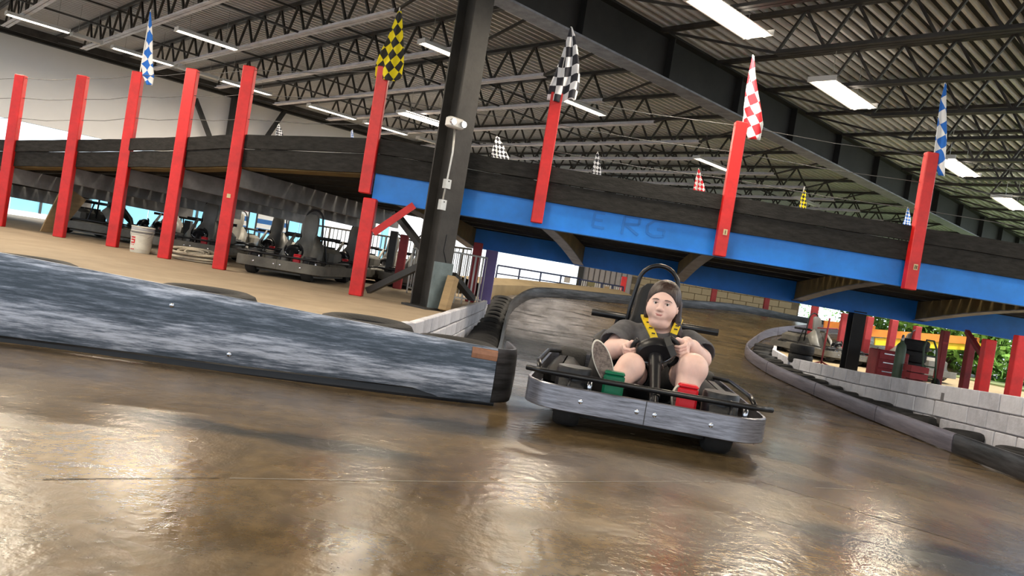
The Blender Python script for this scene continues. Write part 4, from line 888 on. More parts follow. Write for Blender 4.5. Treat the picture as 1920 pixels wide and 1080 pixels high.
def make_kart(band, body, seat, clean, sdx=0.0):
    k = empty('go_kart')
    pts = rrect(.59, -.97, .98, .20, .22); rows = []
    for i, p in enumerate(pts):
        t = (pts[(i+1) % len(pts)]-pts[i-1]).normalized(); n_ = Vector((t.y, -t.x))
        sec = [(0, .095), (.004, .099), (.004, .155), (.004, .211), (0, .215), (-.012, .215), (-.012, .095)]
        rows.append([Vector((p.x+n_.x*o, p.y+n_.y*o, z)) for o, z in sec+sec[:1]])
    bmp = obj('bumper_band', MB().grid(rows, True), band, k, smooth='auto')
    for x in (-.31, -.04, .045, .31): bolt((x, -.974, .155), (0, -1, 0), .012, bmp)
    obj('joint_line', MB().box((-.0, -.974, .155), (.004, .004, .115)), M['steel_dark'], bmp)
    inn = [Vector((p.x*.8, p.y*.84)) for p in pts]
    obj('floor_pan', MB().prism([(p.x, p.y) for p in inn], .055, .08), body, k)
    sk_ = MB(); sk_.grid([[Vector((p.x*.96, p.y*.965, .11)), Vector((p.x*.80, p.y*.84, .075))] for p in pts], True); obj('under_skirt', sk_, body, k)
    obj('top_tray', MB().prism([(p.x*.9, min(p.y*.95, -.62)) for p in pts if p.y < -.55], .165, .18), body, k)
    for s in (-1, 1):
        obj('front_tyre', MB().lathe([(.06, -.06), (.115, -.065), (.128, -.045), (.13, 0), (.128, .045), (.115, .065), (.06, .06)], 22, Matrix.Translation((.37*s, -.80, .13)) @ Matrix.Rotation(PI/2, 4, 'Y')), M['tyre'], k, smooth='auto')
        rt = obj('rear_tyre', MB().lathe([(.06, -.085), (.125, -.09), (.138, -.065), (.14, 0), (.138, .065), (.125, .09), (.06, .085)], 22, Matrix.Translation((.43*s, .62, .14)) @ Matrix.Rotation(PI/2, 4, 'Y')), M['tyre'], k, smooth='auto')
        obj('hub', MB().lathe([(.055, -.07), (.03, -.075), (.03, .075), (.055, .07)], 12, Matrix.Translation((.43*s, .62, .14)) @ Matrix.Rotation(PI/2, 4, 'Y')), M['steel_dark'], rt)
        cn = obj('corner_drum', MB().lathe([(.086, .15), (.09, .19), (.09, .285), (.084, .298), (.0, .30)], 28, Matrix.Translation((.365*s, -.785, 0))), M['black_plastic'], k, smooth='auto')
        obj('stub_post', MB().tube([(.28*s if s < 0 else .475, -.87, .17), (.28*s if s < 0 else .475, -.87, .255)], .014, 8), M['chrome'], cn, smooth=True)
        obj('side_pod', MB().bbox((.46*s, .12, .16), (.19, .8, .14), .05), body, k, smooth='auto')
        obj('side_bar', MB().tube([(.55*s, -.7, .25), (.58*s, -.4, .26), (.58*s, .3, .26), (.5*s, .62, .24)], .013, 8), M['black_metal'], k, smooth=True)
    fbz = .262
    obj('front_bar', MB().tube([(-.60, -.86, fbz), (-.52, -.90, fbz), (-.2, -.905, fbz), (.2, -.905, fbz), (.5, -.90, fbz), (.60, -.86, fbz)], .014, 10), M['black_metal'], k, smooth=True)
    for x in (-.38, .02, .40): obj('bar_stay', MB().tube([(x, -.90, fbz), (x, -.94, .18)], .008, 8), M['black_metal'], k, smooth=True)
    for x, mk, w in ((-.165, 'pedal_green' if clean else 'kart_dust', .105), (.20, 'pedal_red', .10)):
        pd = obj('pedal', MB().bbox((x, -.815, .235), (w, .035, .125), .012), M[mk], k, smooth='auto')
        obj('pedal_lip', MB().bbox((x, -.80, .300), (w*.97, .07, .02), .008), M[mk], pd); obj('pedal_arm', MB().beam((x, -.80, .2), (x, -.72, .07), .03, .02), M['steel_dark'], pd)
    # steering column, wheel with pad
    c0, c1 = Vector((.06, -.86, .10)), Vector((.035, -.53, .41 if clean else .33)); sc_ = obj('steering_column', MB().tube([c0, c1], .019, 10), M['black_metal'], k, smooth=True)
    obj('column_shroud', MB().tube([c0.lerp(c1, .35), c0.lerp(c1, .7), c0.lerp(c1, .95)], [.026, .030, .040], 12), M['black_plastic'], sc_, smooth='auto')
    ax = Vector((.02, .90, .43)).normalized(); X_ = Vector((1, 0, .31)).normalized(); X_ = (X_-ax*X_.dot(ax)).normalized(); Y_ = X_.cross(ax)
    c2 = c1+ax*.03
    def arc(a0, a1, n=10): return [c2+X_*(.125*math.cos(math.radians(a0+(a1-a0)*i/n)))+Y_*(.105*math.sin(math.radians(a0+(a1-a0)*i/n))) for i in range(n+1)]
    wm = MB().tube(arc(-62, 48), .0135, 8); wm.tube(arc(132, 242), .0135, 8)
    sw = obj('steering_wheel', wm, M['black_plastic'], k, smooth=True)
    Mw = Matrix(((X_.x, Y_.x, ax.x, c2.x), (X_.y, Y_.y, ax.y, c2.y), (X_.z, Y_.z, ax.z, c2.z), (0, 0, 0, 1)))
    obj('wheel_pad', MB().lathe([(.082, -.055), (.100, -.04), (.103, .0), (.088, .022), (0, .028)], 24, Mw @ Matrix.Scale(.62, 4, (0, 1, 0)) @ Matrix.Translation((0, .03, 0))), M['black_plastic'], sw, smooth='auto')
    obj('pad_trim', MB().tube([Mw @ Vector((.099*math.cos(a), .03*.62+.066*math.sin(a), -.048)) for a in [PI+PI*i/14 for i in range(15)]], .006, 6), M['chrome'], sw, smooth=True)
    obj('hub_ring', MB().tube([Mw @ Vector((.032*math.cos(a), -.065+.032*math.sin(a), -.05)) for a in [2*PI*i/16 for i in range(16)]], .006, 6, closed=True), M['chrome'], sw, smooth=True)
    obj('spoke', MB().beam(c2-X_*.11, c2+X_*.11, .03, .012, up=ax), M['black_metal'], sw)
    # seat: one curved shell
    rows = []
    prof_ = [(-.36, .10, .19, .05), (-.15, .085, .22, .08), (.02, .09, .23, .10), (.09, .14, .235, .11), (.12, .24, .235, .11), (.145, .36, .225, .10), (.17, .48, .20, .08), (.19, .56, .165, .055), (.205, .64, .15, .045), (.215, .70, .146, .04), (.22, .75, .13, .03), (.225, .78, .09, .012), (.226, .79, .03, 0)]
    if not clean: prof_ = prof_[:6]+[(.165, .46, .17, .07), (.18, .53, .115, .04), (.17, .58, .125, .035), (.175, .64, .135, .035), (.185, .74, .135, .035), (.20, .80, .12, .025), (.215, .83, .08, .01), (.218, .838, .03, 0)]
    for yy_, zz_, hw_, cup in prof_:
        row = []
        for i in range(13):
            s = -1+i/6; row.append(Vector((sdx+s*hw_*.88, yy_-cup*s*s*(1 if zz_ > .12 else .2), zz_+(cup*s*s if zz_ < .12 else 0))))
        rows.append(row)
    st = obj('seat', MB().grid(rows), seat, k, smooth=True); sm = st.modifiers.new('Solidify', 'SOLIDIFY'); sm.thickness = .03; sm.offset = 1
    obj('head_hoop', MB().tube([Vector((sdx-.17, .27, .30)), Vector((sdx-.15, .27, .62))]+[Vector((sdx+.125*math.cos(a), .27, .785+.125*math.sin(a))) for a in [PI-PI*i/14 for i in range(15)]]+[Vector((sdx+.15, .27, .62)), Vector((sdx+.17, .27, .30))], .014, 8), M['black_metal'], k, smooth=True)
    for s in (-1, 1): obj('leg_fairing', MB().grid([[Vector((s*.13, -.30, .10)), Vector((s*.20, -.30, .10)), Vector((s*.33, -.2, .10))], [Vector((s*.16, -.16, .36)), Vector((s*.21, -.16, .40)), Vector((s*.30, -.06, .30))], [Vector((s*.13, -.02, .46 if clean else .54)), Vector((s*.16, .02, .52 if clean else .58)), Vector((s*.25, .12, .42 if clean else .44))]]), seat, k, smooth=True).modifiers.new('Solidify', 'SOLIDIFY').thickness = .015
    obj('rear_bar', MB().tube([(sdx*1.6-.41, .34, .55), (sdx*1.6+.40, .34, .55)], .024, 10), M['black_metal'], k, smooth=True)
    for s in (-1, 1): obj('bar_post', MB().tube([(s*.17, .34, .55), (s*.24, .42, .12)], .014, 8), M['black_metal'], k)
    eg = obj('engine_cover', MB().bbox((0, .66, .28), (.62, .5, .30), .06), body, k, smooth='auto')
    for j in range(4): obj('cooling_fin', MB().box((0, .50+.1*j, .44), (.4, .02, .03)), M['steel_dark'], eg)
    WF[k] = (c2, X_, Y_, ax)
    return k
WF = {}
parked = make_kart(M['kart_dust'], M['kart_dust'], M['seat_grey'], False)
PK = [((532, 530), 10.15, -3, 'parked kart left of the red corner post, front of the row with a long bumper'), ((480, 515), 14.1, 3, 'parked kart just right of the fifth red post, behind the front kart'), ((346, 470), 12.0, 8, 'parked kart with a tall seat between the fourth and fifth red posts'), ((410, 490), 17.0, 0, 'parked kart half hidden behind the fifth red post'), ((278, 450), 14.8, 5, 'parked kart behind the white bucket'), ((172, 445), 13.0, 80, 'parked kart turned sideways right of the plywood sheet'), ((632, 520), 12.7, -6, 'parked kart in the second row left of the corner post'), ((712, 530), 15.0, -4, 'parked kart right of the red corner post'), ((772, 530), 12.9, 3, 'parked kart at the back beside the dull red post')]
first = True
for (u, v), Y, rz, lab in PK:
    kk = parked if first else copy_tree(parked); first = False
    p = PY(u, v, Y); kk.location = (p.x, Y+.7, ZP); kk.rotation_euler = (0, 0, math.radians(rz)); kk.scale = (1, 1, 1.08); tag(kk, lab, 'kart', 'parked karts under the ramp')
for (u, v), Y, rz, lab in (((1532, 660), 15.3, 20, 'dark kart being repaired at the left tip of the island'), ((1690, 668), 14.6, 200, 'dark kart being repaired behind the red tool chest')):
    kk = copy_tree(parked); p = PY(u, v, Y); kk.location = (p.x, Y, ZR(Y)); kk.rotation_euler = (0, 0, math.radians(rz)); kk.scale = (.9, .9, .95); tag(kk, lab, 'kart', 'karts on the island')
# ------------------------------------------------------------------ bucket, rope, plywood
p = PZ(262, 474, ZP); p.y += 0; bk = empty('bucket', p); tag(bk, 'white plastic bucket with red lettering between the third and fourth red posts', 'bucket')
M['bucket'] = mat('white_bucket_plastic', (.66, .65, .58), .45, var=.15, scale=10)
pr = [(.122, 0), (.126, .01), (.140, .25), (.148, .252), (.148, .262), (.141, .264), (.142, .29), (.150, .292), (.150, .302), (.143, .304), (.146, .345), (.152, .352), (.148, .36), (.140, .355), (.132, .05), (0, .04)]
obj('body', MB().lathe(pr, 28, Matrix.Translation(p)), M['bucket'], bk, smooth='auto')
M['bucket_grey'] = mat('grey_rim', (.30, .31, .33), .5, var=.2)
obj('rim_band', MB().lathe([(.1445, .262), (.1475, .345)], 28, Matrix.Translation(p)), M['bucket_grey'], bk, smooth=True)
obj('wire_handle', MB().tube([p+Vector((.155*math.cos(a), -.06*math.sin(a)-.05*math.sin(a), .30-.13*math.sin(a))) for a in [PI*i/14 for i in range(15)]], .004, 6), M['galv'], bk)
def on_bucket(x, z, r=.0015):
    rr = .126+(z-.01)/.24*.014+r; a = -PI/2+x/rr; return p+Vector((rr*math.cos(a), rr*math.sin(a), z))
def bstroke(x0, z0, x1, z1, w=.016):
    rows = []
    dx, dz = x1-x0, z1-z0; L_ = math.hypot(dx, dz); nx_, nz_ = -dz/L_*w/2, dx/L_*w/2
    for i in range(6):
        t = i/5; rows.append([on_bucket(x0+dx*t+s*nx_, z0+dz*t+s*nz_) for s in (-1, 1)])
    return MB().grid(rows)
for sx in ((-.115, .06, -.055, .06), (-.115, .06, -.055, .10), (-.115, .10, -.055, .10), (-.112, .125, -.055, .125), (-.062, .125, -.062, .155), (-.112, .155, -.055, .155), (-.112, .18, -.055, .18)):
    obj('red_lettering', bstroke(sx[0]*1.25+.045, sx[1]*1.3-.03, sx[2]*1.25+.045, sx[3]*1.3-.03, .02), M['pedal_red'], bk)
M['rope'] = mat('dirty_rope', (.52, .46, .36), .9, var=.25, scale=30, bump=.5, bscale=90)
q = PZ(355, 489, ZP); rnd = random.Random(3); pts = []
for k in range(190):
    a = k*.42; r = .09+.15*(.5+.5*math.sin(k*.13)); pts.append(q+Vector((.05+r*1.5*math.cos(a)*(.92+.16*rnd.random()), .75*r*math.sin(a), .015+.16*abs(math.sin(k*.031))*(.75+.25*math.sin(a)))))
tag(obj('rope_pile', MB().tube(pts, .014, 7), M['rope'], smooth=True, at=q), 'tangled pile of dirty white rope beside the fourth red post', 'rope')
q = PZ(295, 478, ZP); tag(obj('rag', MB().lathe([(.0, .0), (.16, .005), (.14, .05), (.08, .075), (0, .08)], 12, Matrix.Translation(q) @ Matrix.Scale(.6, 4, (0, 1, 0))), M['rope'], smooth=True), 'crumpled tan rag lying beside the white bucket', 'rag')
b0, b1, b2, b3 = PY(73, 440, 12.0), PY(108, 437, 12.4), PY(160, 375, 13.0), PY(118, 345, 12.5)
n_ = (b1-b0).cross(b3-b0).normalized()*.02; b0.z = ZP+.01; b1.z = ZP+.01
tag(obj('plywood_sheet', MB().add([b0, b1, b2, b3, b0+n_, b1+n_, b2+n_, b3+n_], [(0, 1, 2, 3), (7, 6, 5, 4), (0, 4, 5, 1), (1, 5, 6, 2), (2, 6, 7, 3), (3, 7, 4, 0)]), M['wood']), 'tan plywood sheet leaning behind the second red post', 'board')
# ------------------------------------------------------------------ the driver's kart
M['kart_black'] = mat('kart_black', (.015, .015, .016), .5, spec=.3, var=.3, scale=6)
dk = make_kart(M['kart_band'], M['kart_black'], M['kart_black'], True, .04)
YAW = math.radians(7)
dk.location = (.72+.97*math.sin(YAW), 3.66+.97*math.cos(YAW), -.005); dk.rotation_euler = (0, 0, -YAW)
tag(dk, 'black kart with a steel front bumper driven toward the camera', 'kart')
DKM = Matrix.Translation(dk.location) @ Matrix.Rotation(-YAW, 4, 'Z')
# ------------------------------------------------------------------ signed-distance sculpting (surface nets)
class SDF:
    def __init__(s, lo, hi, h):
        s.lo = np.array(lo, float); s.h = h; s.n = np.ceil((np.array(hi)-s.lo)/h).astype(int)+1
        s.D = np.full(s.n, 9.0, np.float32)
        s.ax = [s.lo[i]+h*np.arange(s.n[i]) for i in range(3)]
    def _sub(s, lo, hi):
        a = np.maximum(((np.array(lo)-s.lo)/s.h).astype(int)-1, 0); b_ = np.minimum(((np.array(hi)-s.lo)/s.h).astype(int)+2, s.n)
        sl = tuple(slice(a[i], b_[i]) for i in range(3))
        g = np.meshgrid(*[s.ax[i][sl[i]] for i in range(3)], indexing='ij', sparse=True); return sl, g
    def _mix(s, sl, d, k, sub=False):
        A = s.D[sl]; d = d.astype(np.float32)
        if sub:
            d = -d; h_ = np.clip(.5-.5*(A-d)/k, 0, 1) if k else (d > A)
            s.D[sl] = A+(d-A)*h_+(k*h_*(1-h_) if k else 0)
        else:
            h_ = np.clip(.5+.5*(A-d)/k, 0, 1); s.D[sl] = A+(d-A)*h_-k*h_*(1-h_)
    def cone(s, a, b_, r0, r1, k=.015, sub=False):
        a = np.array(a, float); b_ = np.array(b_, float); m = max(r0, r1)+k+.03
        sl, g = s._sub(np.minimum(a, b_)-m, np.maximum(a, b_)+m)
        d = b_-a; L2 = max(d.dot(d), 1e-9); t = np.clip(((g[0]-a[0])*d[0]+(g[1]-a[1])*d[1]+(g[2]-a[2])*d[2])/L2, 0, 1)
        dist = np.sqrt((g[0]-a[0]-t*d[0])**2+(g[1]-a[1]-t*d[1])**2+(g[2]-a[2]-t*d[2])**2)-(r0+(r1-r0)*t); s._mix(sl, dist, k, sub); return s
    def ell(s, c, r, k=.015, R_=None, sub=False):
        c = np.array(c, float); r = np.array(r, float); m = r.max()+k+.03; sl, g = s._sub(c-m, c+m)
        p = [g[i]-c[i] for i in range(3)]
        if R_ is not None:
            q = [sum(R_[j][i]*p[j] for j in range(3)) for i in range(3)]; p = q
        k0 = np.sqrt((p[0]/r[0])**2+(p[1]/r[1])**2+(p[2]/r[2])**2); k1 = np.sqrt((p[0]/r[0]**2)**2+(p[1]/r[1]**2)**2+(p[2]/r[2]**2)**2)+1e-9
        s._mix(sl, k0*(k0-1)/k1, k, sub); return s
    def mesh(s):
        D = s.D; S = D < 0
        c = np.zeros(np.array(D.shape)-1, np.int8)
        for i in (0, 1):
            for j in (0, 1):
                for k in (0, 1): c += S[i:i+c.shape[0], j:j+c.shape[1], k:k+c.shape[2]]
        I = np.argwhere((c > 0) & (c < 8)); idx = np.full(c.shape, -1, np.int32); idx[tuple(I.T)] = np.arange(len(I))
        acc = np.zeros((len(I), 3)); cnt = np.zeros(len(I))
        cor = [(i, j, k) for i in (0, 1) for j in (0, 1) for k in (0, 1)]
        for a in cor:
            for ax_ in range(3):
                if a[ax_]: continue
                b_ = list(a); b_[ax_] = 1; da = D[tuple((I+a).T)]; db = D[tuple((I+b_).T)]; m = (da < 0) != (db < 0)
                t = da/(da-db+1e-12); p = I+np.array(a, float); p[:, ax_] += t; acc[m] += p[m]; cnt[m] += 1
        V = s.lo+s.h*acc/cnt[:, None]; F_ = []
        for ax_ in range(3):
            u, v = (ax_+1) % 3, (ax_+2) % 3; sl0 = [slice(None)]*3; sl1 = [slice(None)]*3; sl0[ax_] = slice(0, -1); sl1[ax_] = slice(1, None)
            A = S[tuple(sl0)]; B = S[tuple(sl1)]; E = np.argwhere(A != B); ok = np.all(E[:, [u, v]] > 0, 1) & (E[:, u] < c.shape[u]) & (E[:, v] < c.shape[v]); E = E[ok]
            fl_ = A[tuple(E.T)]; q = []
            for du, dv in ((1, 1), (0, 1), (0, 0), (1, 0)):
                e = E.copy(); e[:, u] -= du; e[:, v] -= dv; q.append(idx[tuple(e.T)])
            q = np.stack(q, 1); q[~fl_] = q[~fl_][:, ::-1]; F_.append(q)
        F_ = np.concatenate(F_); F_ = F_[(F_ >= 0).all(1)]
        return V, F_
def sdf_obj(name, sd, m_, parent, smooth_it=2):
    V, F_ = sd.mesh()
    if smooth_it:
        e = np.concatenate([F_[:, [0, 1]], F_[:, [1, 2]], F_[:, [2, 3]], F_[:, [3, 0]]])
        for it in range(smooth_it):
            acc = np.zeros_like(V); cn = np.zeros(len(V))
            for k in range(3): acc[:, k] = np.bincount(e[:, 0], V[e[:, 1], k], len(V))+np.bincount(e[:, 1], V[e[:, 0], k], len(V))
            cn = np.bincount(e[:, 0], minlength=len(V))+np.bincount(e[:, 1], minlength=len(V)); V = V*.5+.5*acc/np.maximum(cn, 1)[:, None]
    me = bpy.data.meshes.new(name); w = np.array(WLOC[parent]); me.from_pydata((V-w).tolist(), [], F_.tolist()); me.update(); me.shade_smooth(); me.materials.append(m_)
    o = bpy.data.objects.new(name, me); COL.objects.link(o); o.parent = parent; WLOC[o] = WLOC[parent]; return o
def skin_mat():
    m = mat('skin', (.78, .52, .45), .5, var=.10, scale=18); b = m.node_tree.nodes['Principled BSDF']
    b.inputs['Subsurface Weight'].default_value = .12; b.inputs['Subsurface Radius'].default_value = (.02, .008, .005); b.inputs['Subsurface Scale'].default_value = .5
    return m
M['skin'] = skin_mat()
M['shirt'] = mat('charcoal_shirt', (.105, .103, .112), .9, var=.35, scale=14, bump=.35, bscale=22)
M['shorts'] = mat('black_shorts', (.014, .014, .016), .9, var=.3, scale=10)
M['hair'] = mat('dark_brown_hair', (.035, .016, .012), .45, var=.6, scale=60, stretch=(1, 1, .15), bump=.6, bscale=70)
M['lip'] = mat('lips', (.48, .19, .17), .45, var=.1)
M['eye_white'] = mat('eye_white', (.75, .72, .70), .3, var=.02); M['iris'] = mat('iris', (.05, .03, .02), .25, var=.1)
M['belt_yellow'] = mat('yellow_belt_pad', (.70, .50, .01), .6, var=.15, scale=20)
M['belt_black'] = mat('black_webbing', (.02, .02, .022), .7, var=.2)
M['sole'] = mat('grey_brown_sole', (.24, .19, .165), .8, col2=(.13, .10, .09), thr=(.42, .55), scale=55, bump=.6, bscale=120)
M['shoe_white'] = mat('off_white_shoe', (.68, .65, .58), .7, var=.12, scale=20)
body = empty('person', (.88, 4.45, .10)); tag(body, 'person in a charcoal shirt and black shorts steering the kart', 'person')
HC = Vector((.868, 4.41, .668)); HR = Matrix.Rotation(math.radians(-17), 3, 'Z') @ Matrix.Rotation(math.radians(2), 3, 'Y')
def hp(x, y, z): return tuple(HC + HR @ Vector((x, y, z)))
HRn = [[HR[i][j] for j in range(3)] for i in range(3)]
sk = SDF((.40, 3.74, .06), (1.26, 4.72, .86), .0046)
# head
sk.ell(hp(0, .015, .030), (.082, .097, .104), .02, HRn).ell(hp(0, -.022, -.028), (.077, .074, .096), .03, HRn)
for s in (-1, 1): sk.ell(hp(s*.045, -.052, -.034), (.036, .036, .036), .03, HRn)
sk.ell(hp(0, -.066, -.102), (.032, .026, .024), .03, HRn).ell(hp(0, -.02, -.112), (.055, .05, .030), .03, HRn)
sk.ell(hp(0, -.080, .026), (.052, .018, .013), .02, HRn)
for s in (-1, 1): sk.ell(hp(s*.033, -.098, .006), (.021, .017, .0115), .010, HRn, sub=True)
for s in (-1, 1):
    sk.cone(hp(s*.014, -.0895, .0105), hp(s*.050, -.074, .0080), .0062, .0055, .006); sk.cone(hp(s*.016, -.089, -.0035), hp(s*.048, -.075, -.0015), .0062, .0062, .008)
sk.cone(hp(0, -.088, .018), hp(0, -.109, -.024), .008, .0125, .012); sk.ell(hp(.0, -.108, -.028), (.014, .012, .010), .008, HRn)
for s in (-1, 1): sk.ell(hp(s*.0145, -.098, -.031), (.009, .010, .0075), .006, HRn)
sk.ell(hp(0, -.088, -.062), (.030, .016, .018), .02, HRn)
sk.cone(hp(-.026, -.089, -.056), hp(0, -.1055, -.0605), .0035, .003, .004, sub=True); sk.cone(hp(.026, -.089, -.056), hp(0, -.1055, -.0605), .0035, .003, .004, sub=True)
for s in (-1, 1): sk.ell(hp(s*.083, .012, -.010), (.010, .022, .031), .01, HRn); sk.ell(hp(s*.092, .008, -.008), (.006, .011, .017), .006, HRn, sub=True)
sk.cone(hp(0, .022, -.075), (.878, 4.50, .485), .060, .070, .03)
# torso core hidden by the clothes keeps the figure in one piece
sk.cone((.88, 4.50, .42), (.88, 4.42, .22), .13, .13, .04); sk.cone((.73, 4.52, .465), (1.03, 4.52, .465), .05, .05, .04)
# arms
ELB = {-1: Vector((.610, 4.31, .375)), 1: Vector((1.105, 4.30, .405))}
CUF = {-1: Vector((.620, 4.36, .415)), 1: Vector((1.112, 4.355, .435))}
SHO = {-1: Vector((.69, 4.49, .475)), 1: Vector((1.07, 4.49, .475))}
c2, X_, Y_, ax_ = [DKM.to_3x3() @ v if i else DKM @ v for i, v in enumerate(WF[dk])]
for s in (-1, 1):
    g = c2+X_*(.125*s); e1 = X_*s; e2 = Y_ if Y_.z > 0 else -Y_; e3 = ax_; g = g+e2*.006
    palm = g+e1*.026+e3*.034; wr = palm+e1*.012+e3*.052-e2*.012
    sk.cone(SHO[s], ELB[s], .058, .050, .03); sk.cone(ELB[s], wr.lerp(ELB[s], .35), .051, .045, .03); sk.cone(wr.lerp(ELB[s], .35), wr, .043, .030, .02)
    sk.cone(wr, palm, .028, .026, .02)
    for j in (-1.5, -.5, .5, 1.5):
        o_ = e2*(.0185*j); K = g+e1*.040+e3*.020+o_*1.05; sk.cone(palm+o_*.7, K, .0165, .0125, .012)
        P1 = g+e1*.034-e3*.014+o_; P2 = g+e1*.004-e3*.0285+o_*.97; P3 = g-e1*.020-e3*.014+o_*.94; l = (1, .98, 1, .9)[int(j+1.5)]
        sk.cone(K, P1, .0108, .0098, .004); sk.cone(P1, P2, .0098, .0090, .003); sk.cone(P2, P2.lerp(P3, l), .0088, .0080, .003)
    T0 = palm+e2*.026-e1*.010; T1 = g-e1*.004+e3*.024+e2*.046; T2 = g-e1*.030+e3*.006+e2*.044
    sk.cone(palm, T0, .020, .016, .01); sk.cone(T0, T1, .0145, .0115, .006); sk.cone(T1, T2, .0112, .0095, .003)
# legs
KN = {-1: Vector((.682, 4.04, .318)), 1: Vector((1.000, 4.03, .362))}; AN = {-1: Vector((.588, 3.945, .215)), 1: Vector((.950, 3.93, .165))}; HI = {-1: Vector((.80, 4.40, .19)), 1: Vector((.96, 4.40, .19))}
for s in (-1, 1):
    r_ = .066 if s < 0 else .072
    sk.cone(HI[s], KN[s], .092, r_, .03); sk.ell(KN[s]+Vector((0, -.01, .008)), (r_*.98, r_*.95, r_*1.02), .03)
    cf = KN[s].lerp(AN[s], .38)+Vector((0, .012, -.005)); sk.cone(KN[s], cf, r_*.93, .060, .03); sk.cone(cf, AN[s], .058, .040, .02)
person_skin = sdf_obj('body', sk, M['skin'], body, 1)
# clothes
sh_ = SDF((.50, 4.18, .12), (1.26, 4.76, .60), .006)
sh_.cone((.88, 4.51, .41), (.88, 4.43, .24), .152, .152, .04); sh_.cone((.74, 4.525, .468), (1.02, 4.525, .468), .062, .062, .05)
for s in (-1, 1):
    d_ = CUF[s]-SHO[s]; e_ = CUF[s]; sh_.cone(SHO[s], e_, .074, .080, .04)
    for q in range(5):      # folds
        t = .1+.2*q; c_ = SHO[s]+d_*t; sh_.cone(c_+Vector((-.05, -.055, .03)), c_+Vector((.05, -.05, -.04)), .010, .008, .018)
    n_ = d_.normalized(); c_ = ELB[s]+n_*.03; sh_.cone(CUF[s]+d_*.12, CUF[s]+d_*.6, .066, .074, .006, sub=True)
sh_.cone((.874, 4.44, .60), (.878, 4.50, .50), .078, .060, .012, sub=True)
for q in range(6): sh_.cone((.80+.03*q, 4.36, .44), (.79+.035*q, 4.34, .26), .009, .008, .02)
sdf_obj('shirt', sh_, M['shirt'], body, 2)
so_ = SDF((.60, 4.02, .05), (1.20, 4.62, .42), .006)
so_.cone((.82, 4.43, .20), (.94, 4.43, .20), .135, .135, .04)
for s in (-1, 1): so_.cone(HI[s], HI[s].lerp(KN[s], .60), .106, .094, .04); so_.cone(HI[s].lerp(KN[s], .66), HI[s].lerp(KN[s], 1.0), .082, .084, .006, sub=True)
sdf_obj('shorts', so_, M['shorts'], body, 2)
ha = SDF((.70, 4.26, .46), (1.06, 4.60, .83), .0046)
ha.ell(hp(0, .026, .036), (.096, .110, .110), .01, HRn)
ha.ell(hp(0, -.10, -.034), (.074, .115, .104), .012, HRn, sub=True)
for s in (-1, 1): ha.ell(hp(s*.026, -.10, -.022), (.052, .105, .080), .012, HRn, sub=True)
ha.ell(hp(0, -.02, -.12), (.075, .075, .09), .01, HRn, sub=True)
for k in range(9):
    a = k/8; ha.cone(hp(.080+.006*math.sin(k*2), .035+.04*a, .02), hp(.086+.012*math.sin(k*1.7), .04+.04*a, -.07), .016, .016, .012); ha.cone(hp(.086+.012*math.sin(k*1.7), .04+.04*a, -.07), hp(.112+.03*math.sin(k*2.3), .02+.06*a, -.155-.03*math.sin(k*1.3)), .016, .007, .01)
for k in range(6):
    a = k/5; ha.cone(hp(-.082, .015+.05*a, .0), hp(-.082-.004*math.sin(k*2), .03+.05*a, -.075), .015, .014, .012); ha.cone(hp(-.082, .03+.05*a, -.075), hp(-.088+.01*math.sin(k*2.2), .04+.06*a, -.135), .013, .006, .01)
sdf_obj('hair', ha, M['hair'], body, 1)
for s in (-1, 1):
    e = Vector(hp(s*.033, -.0800, .0045)); ey = obj('eye', MB().lathe([(0.0001, -.0125), (.0088, -.0088), (.0125, 0), (.0088, .0088), (.0001, .0125)], 14, Matrix.Translation(e)), M['eye_white'], body, smooth=True)
    f_ = (Vector((0, 0, .66))-e); f_.z = 0; f_.normalize(); Mi = Matrix.Translation(e+f_*.0095) @ f_.to_track_quat('Z', 'Y').to_matrix().to_4x4(); obj('iris', MB().lathe([(.0062, 0), (.0055, .0025), (.0001, .0036)], 14, Mi), M['iris'], ey, smooth=True)
    eb = [hp(s*.016, -.0995, .0262), hp(s*.030, -.0980, .0285), hp(s*.045, -.0900, .0265), hp(s*.056, -.0780, .020)]; obj('eyebrow', MB().tube(eb, [.0018, .0024, .0022, .0012], 6), M['hair'], body, smooth=True)
    lash = [hp(s*.017, -.0935, .0075), hp(s*.033, -.0955, .0105), hp(s*.047, -.0835, .0065)]; obj('lash_line', MB().tube(lash, .0014, 5), M['iris'], body, smooth=True)
lp_ = [hp(-.036, -.0825, -.0470), hp(-.016, -.1005, -.0560), hp(0, -.1040, -.0580), hp(.016, -.1005, -.0560), hp(.036, -.0825, -.0470)]; obj('upper_lip', MB().tube(lp_, [.0012, .0030, .0028, .0030, .0012], 8), M['lip'], body, smooth=True)
lp_ = [hp(-.027, -.0900, -.0530), hp(-.011, -.1005, -.0630), hp(.011, -.1005, -.0630), hp(.027, -.0900, -.0530)]; obj('lower_lip', MB().tube(lp_, [.0012, .0038, .0038, .0012], 8), M['lip'], body, smooth=True)
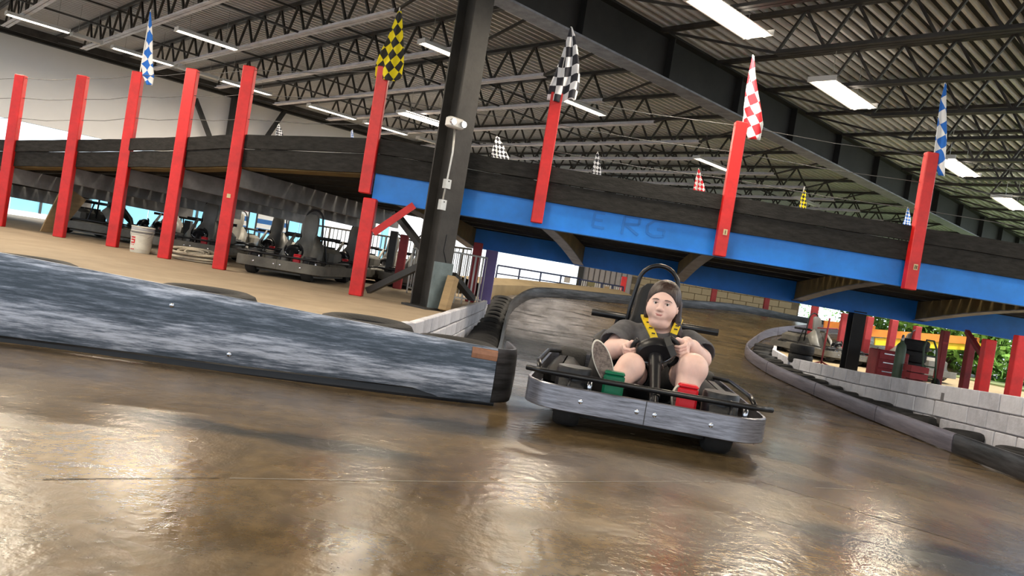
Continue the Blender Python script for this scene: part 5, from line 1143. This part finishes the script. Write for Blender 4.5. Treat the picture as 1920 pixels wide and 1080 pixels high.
# shoes: sole toward the camera, toe up
def shoe(heel, toe, side, wid):
    heel = Vector(heel); toe = Vector(toe); d = (toe-heel); L_ = d.length; d.normalize(); nrm = Vector((0, -1, 0)); nrm = (nrm-d*nrm.dot(d)).normalized(); rt = d.cross(nrm)
    outl = []
    for i in range(28):
        a = 2*PI*i/28; y = -math.cos(a); x = math.sin(a); w = wid*(.80+.20*math.sin((y+.1)*1.3)); outl.append((x*w*.5*(1-.12*abs(y)**4), (y+1)/2*L_))
    def P_(x, y, z): return heel+rt*x+d*y+nrm*z
    e = empty('shoe', heel); e.parent = body; e.location = heel-WLOC[body]
    def shell(layers):
        rows = [[P_(x*sc, (y-L_/2)*sc2+L_/2, z) for x, y in outl+outl[:1]] for sc, sc2, z in layers]; mb = MB().grid(rows)
        mb.add([P_(x*layers[0][0], (y-L_/2)*layers[0][1]+L_/2, layers[0][2]) for x, y in outl], [tuple(range(28))]); return mb
    obj('rubber_rim', shell([(.90, .965, .0), (1, 1, -.002), (1.02, 1.01, -.012), (1, 1, -.026)]), M['shoe_white'], e, smooth='auto')
    obj('sole', shell([(.90, .965, .002), (.915, .97, -.003)]), M['sole'], e)
    rows = []
    for z, sc in ((-.024, .97), (-.045, .93), (-.065, .80), (-.078, .5), (-.082, .1)):
        rows.append([P_(x*sc, (y-L_*.5)*(sc*.95+.05)+L_*.5-(1-sc)*L_*.18, z*(1-.0*y)) for x, y in outl+outl[:1]])
    obj('upper', MB().grid(rows), M['shoe_white'], e, smooth=True)
    return e
shoe(PY(1150, 738, 3.885), PY(1118, 638, 3.865), -1, .105)
shoe((.935, 3.905, .105), (.925, 3.905, .285), 1, .09)
# harness of the kart: yellow shoulder pads and a dark buckle strap
def strap(pix, w, m_, name, Ys):
    pts = [PY(u, v, y) for (u, v), y in zip(pix, Ys)]; rows = []
    for i, p in enumerate(pts):
        t = (pts[min(i+1, len(pts)-1)]-pts[max(i-1, 0)]).normalized(); sd_ = t.cross(Vector((0, -1, .2))).normalized(); n_ = sd_.cross(t)
        rows.append([p-sd_*w/2, p+sd_*w/2, p+sd_*w/2-n_*.012, p-sd_*w/2-n_*.012, p-sd_*w/2])
    mb = MB().grid(rows); mb.add(rows[0][:-1], [(0, 1, 2, 3)]); mb.add(rows[-1][:-1], [(3, 2, 1, 0)])
    o = obj(name, mb, m_); l = o.matrix_world.copy(); o.parent = dk; o.matrix_parent_inverse = DKM.inverted(); return o, pts
for pix, Ys in ((((1208, 590), (1212, 600), (1218, 613), (1224, 626), (1228, 636)), (4.50, 4.42, 4.375, 4.352, 4.342)), (((1276, 596), (1272, 605), (1267, 616), (1263, 626)), (4.50, 4.42, 4.375, 4.352))):
    o, pts = strap(pix, .040, M['belt_yellow'], 'harness_pad', Ys)
    for t in (.35, .55, .75):
        i = t*(len(pts)-1); q = pts[int(i)].lerp(pts[int(i)+1], i-int(i)); b_ = obj('printed_mark', MB().obox(q+Vector((0, -.013, .004)), Vector((.010, 0, 0)), Vector((0, .001, 0)), Vector((0, 0, .0035))), M['belt_black']); b_.parent = o; b_.matrix_parent_inverse = (Matrix.Translation(o.location)).inverted()
strap(((1228, 636), (1234, 655), (1238, 680)), .04, M['belt_black'], 'harness_strap', (4.342, 4.32, 4.30)); strap(((1263, 626), (1258, 645), (1255, 660)), .04, M['belt_black'], 'harness_strap', (4.352, 4.32, 4.30))
strap(((1250, 632), (1256, 648), (1264, 668)), .034, M['steel_dark'], 'loose_strap', (4.02, 4.0, 4.0))
# ------------------------------------------------------------------ turn the whole place so that the building stands square to the axes
bpy.context.view_layer.update()
TURN = Matrix.Rotation(-GA, 4, 'Z')
for o_ in [q for q in bpy.data.objects if q.parent is None]: o_.matrix_world = TURN @ o_.matrix_world
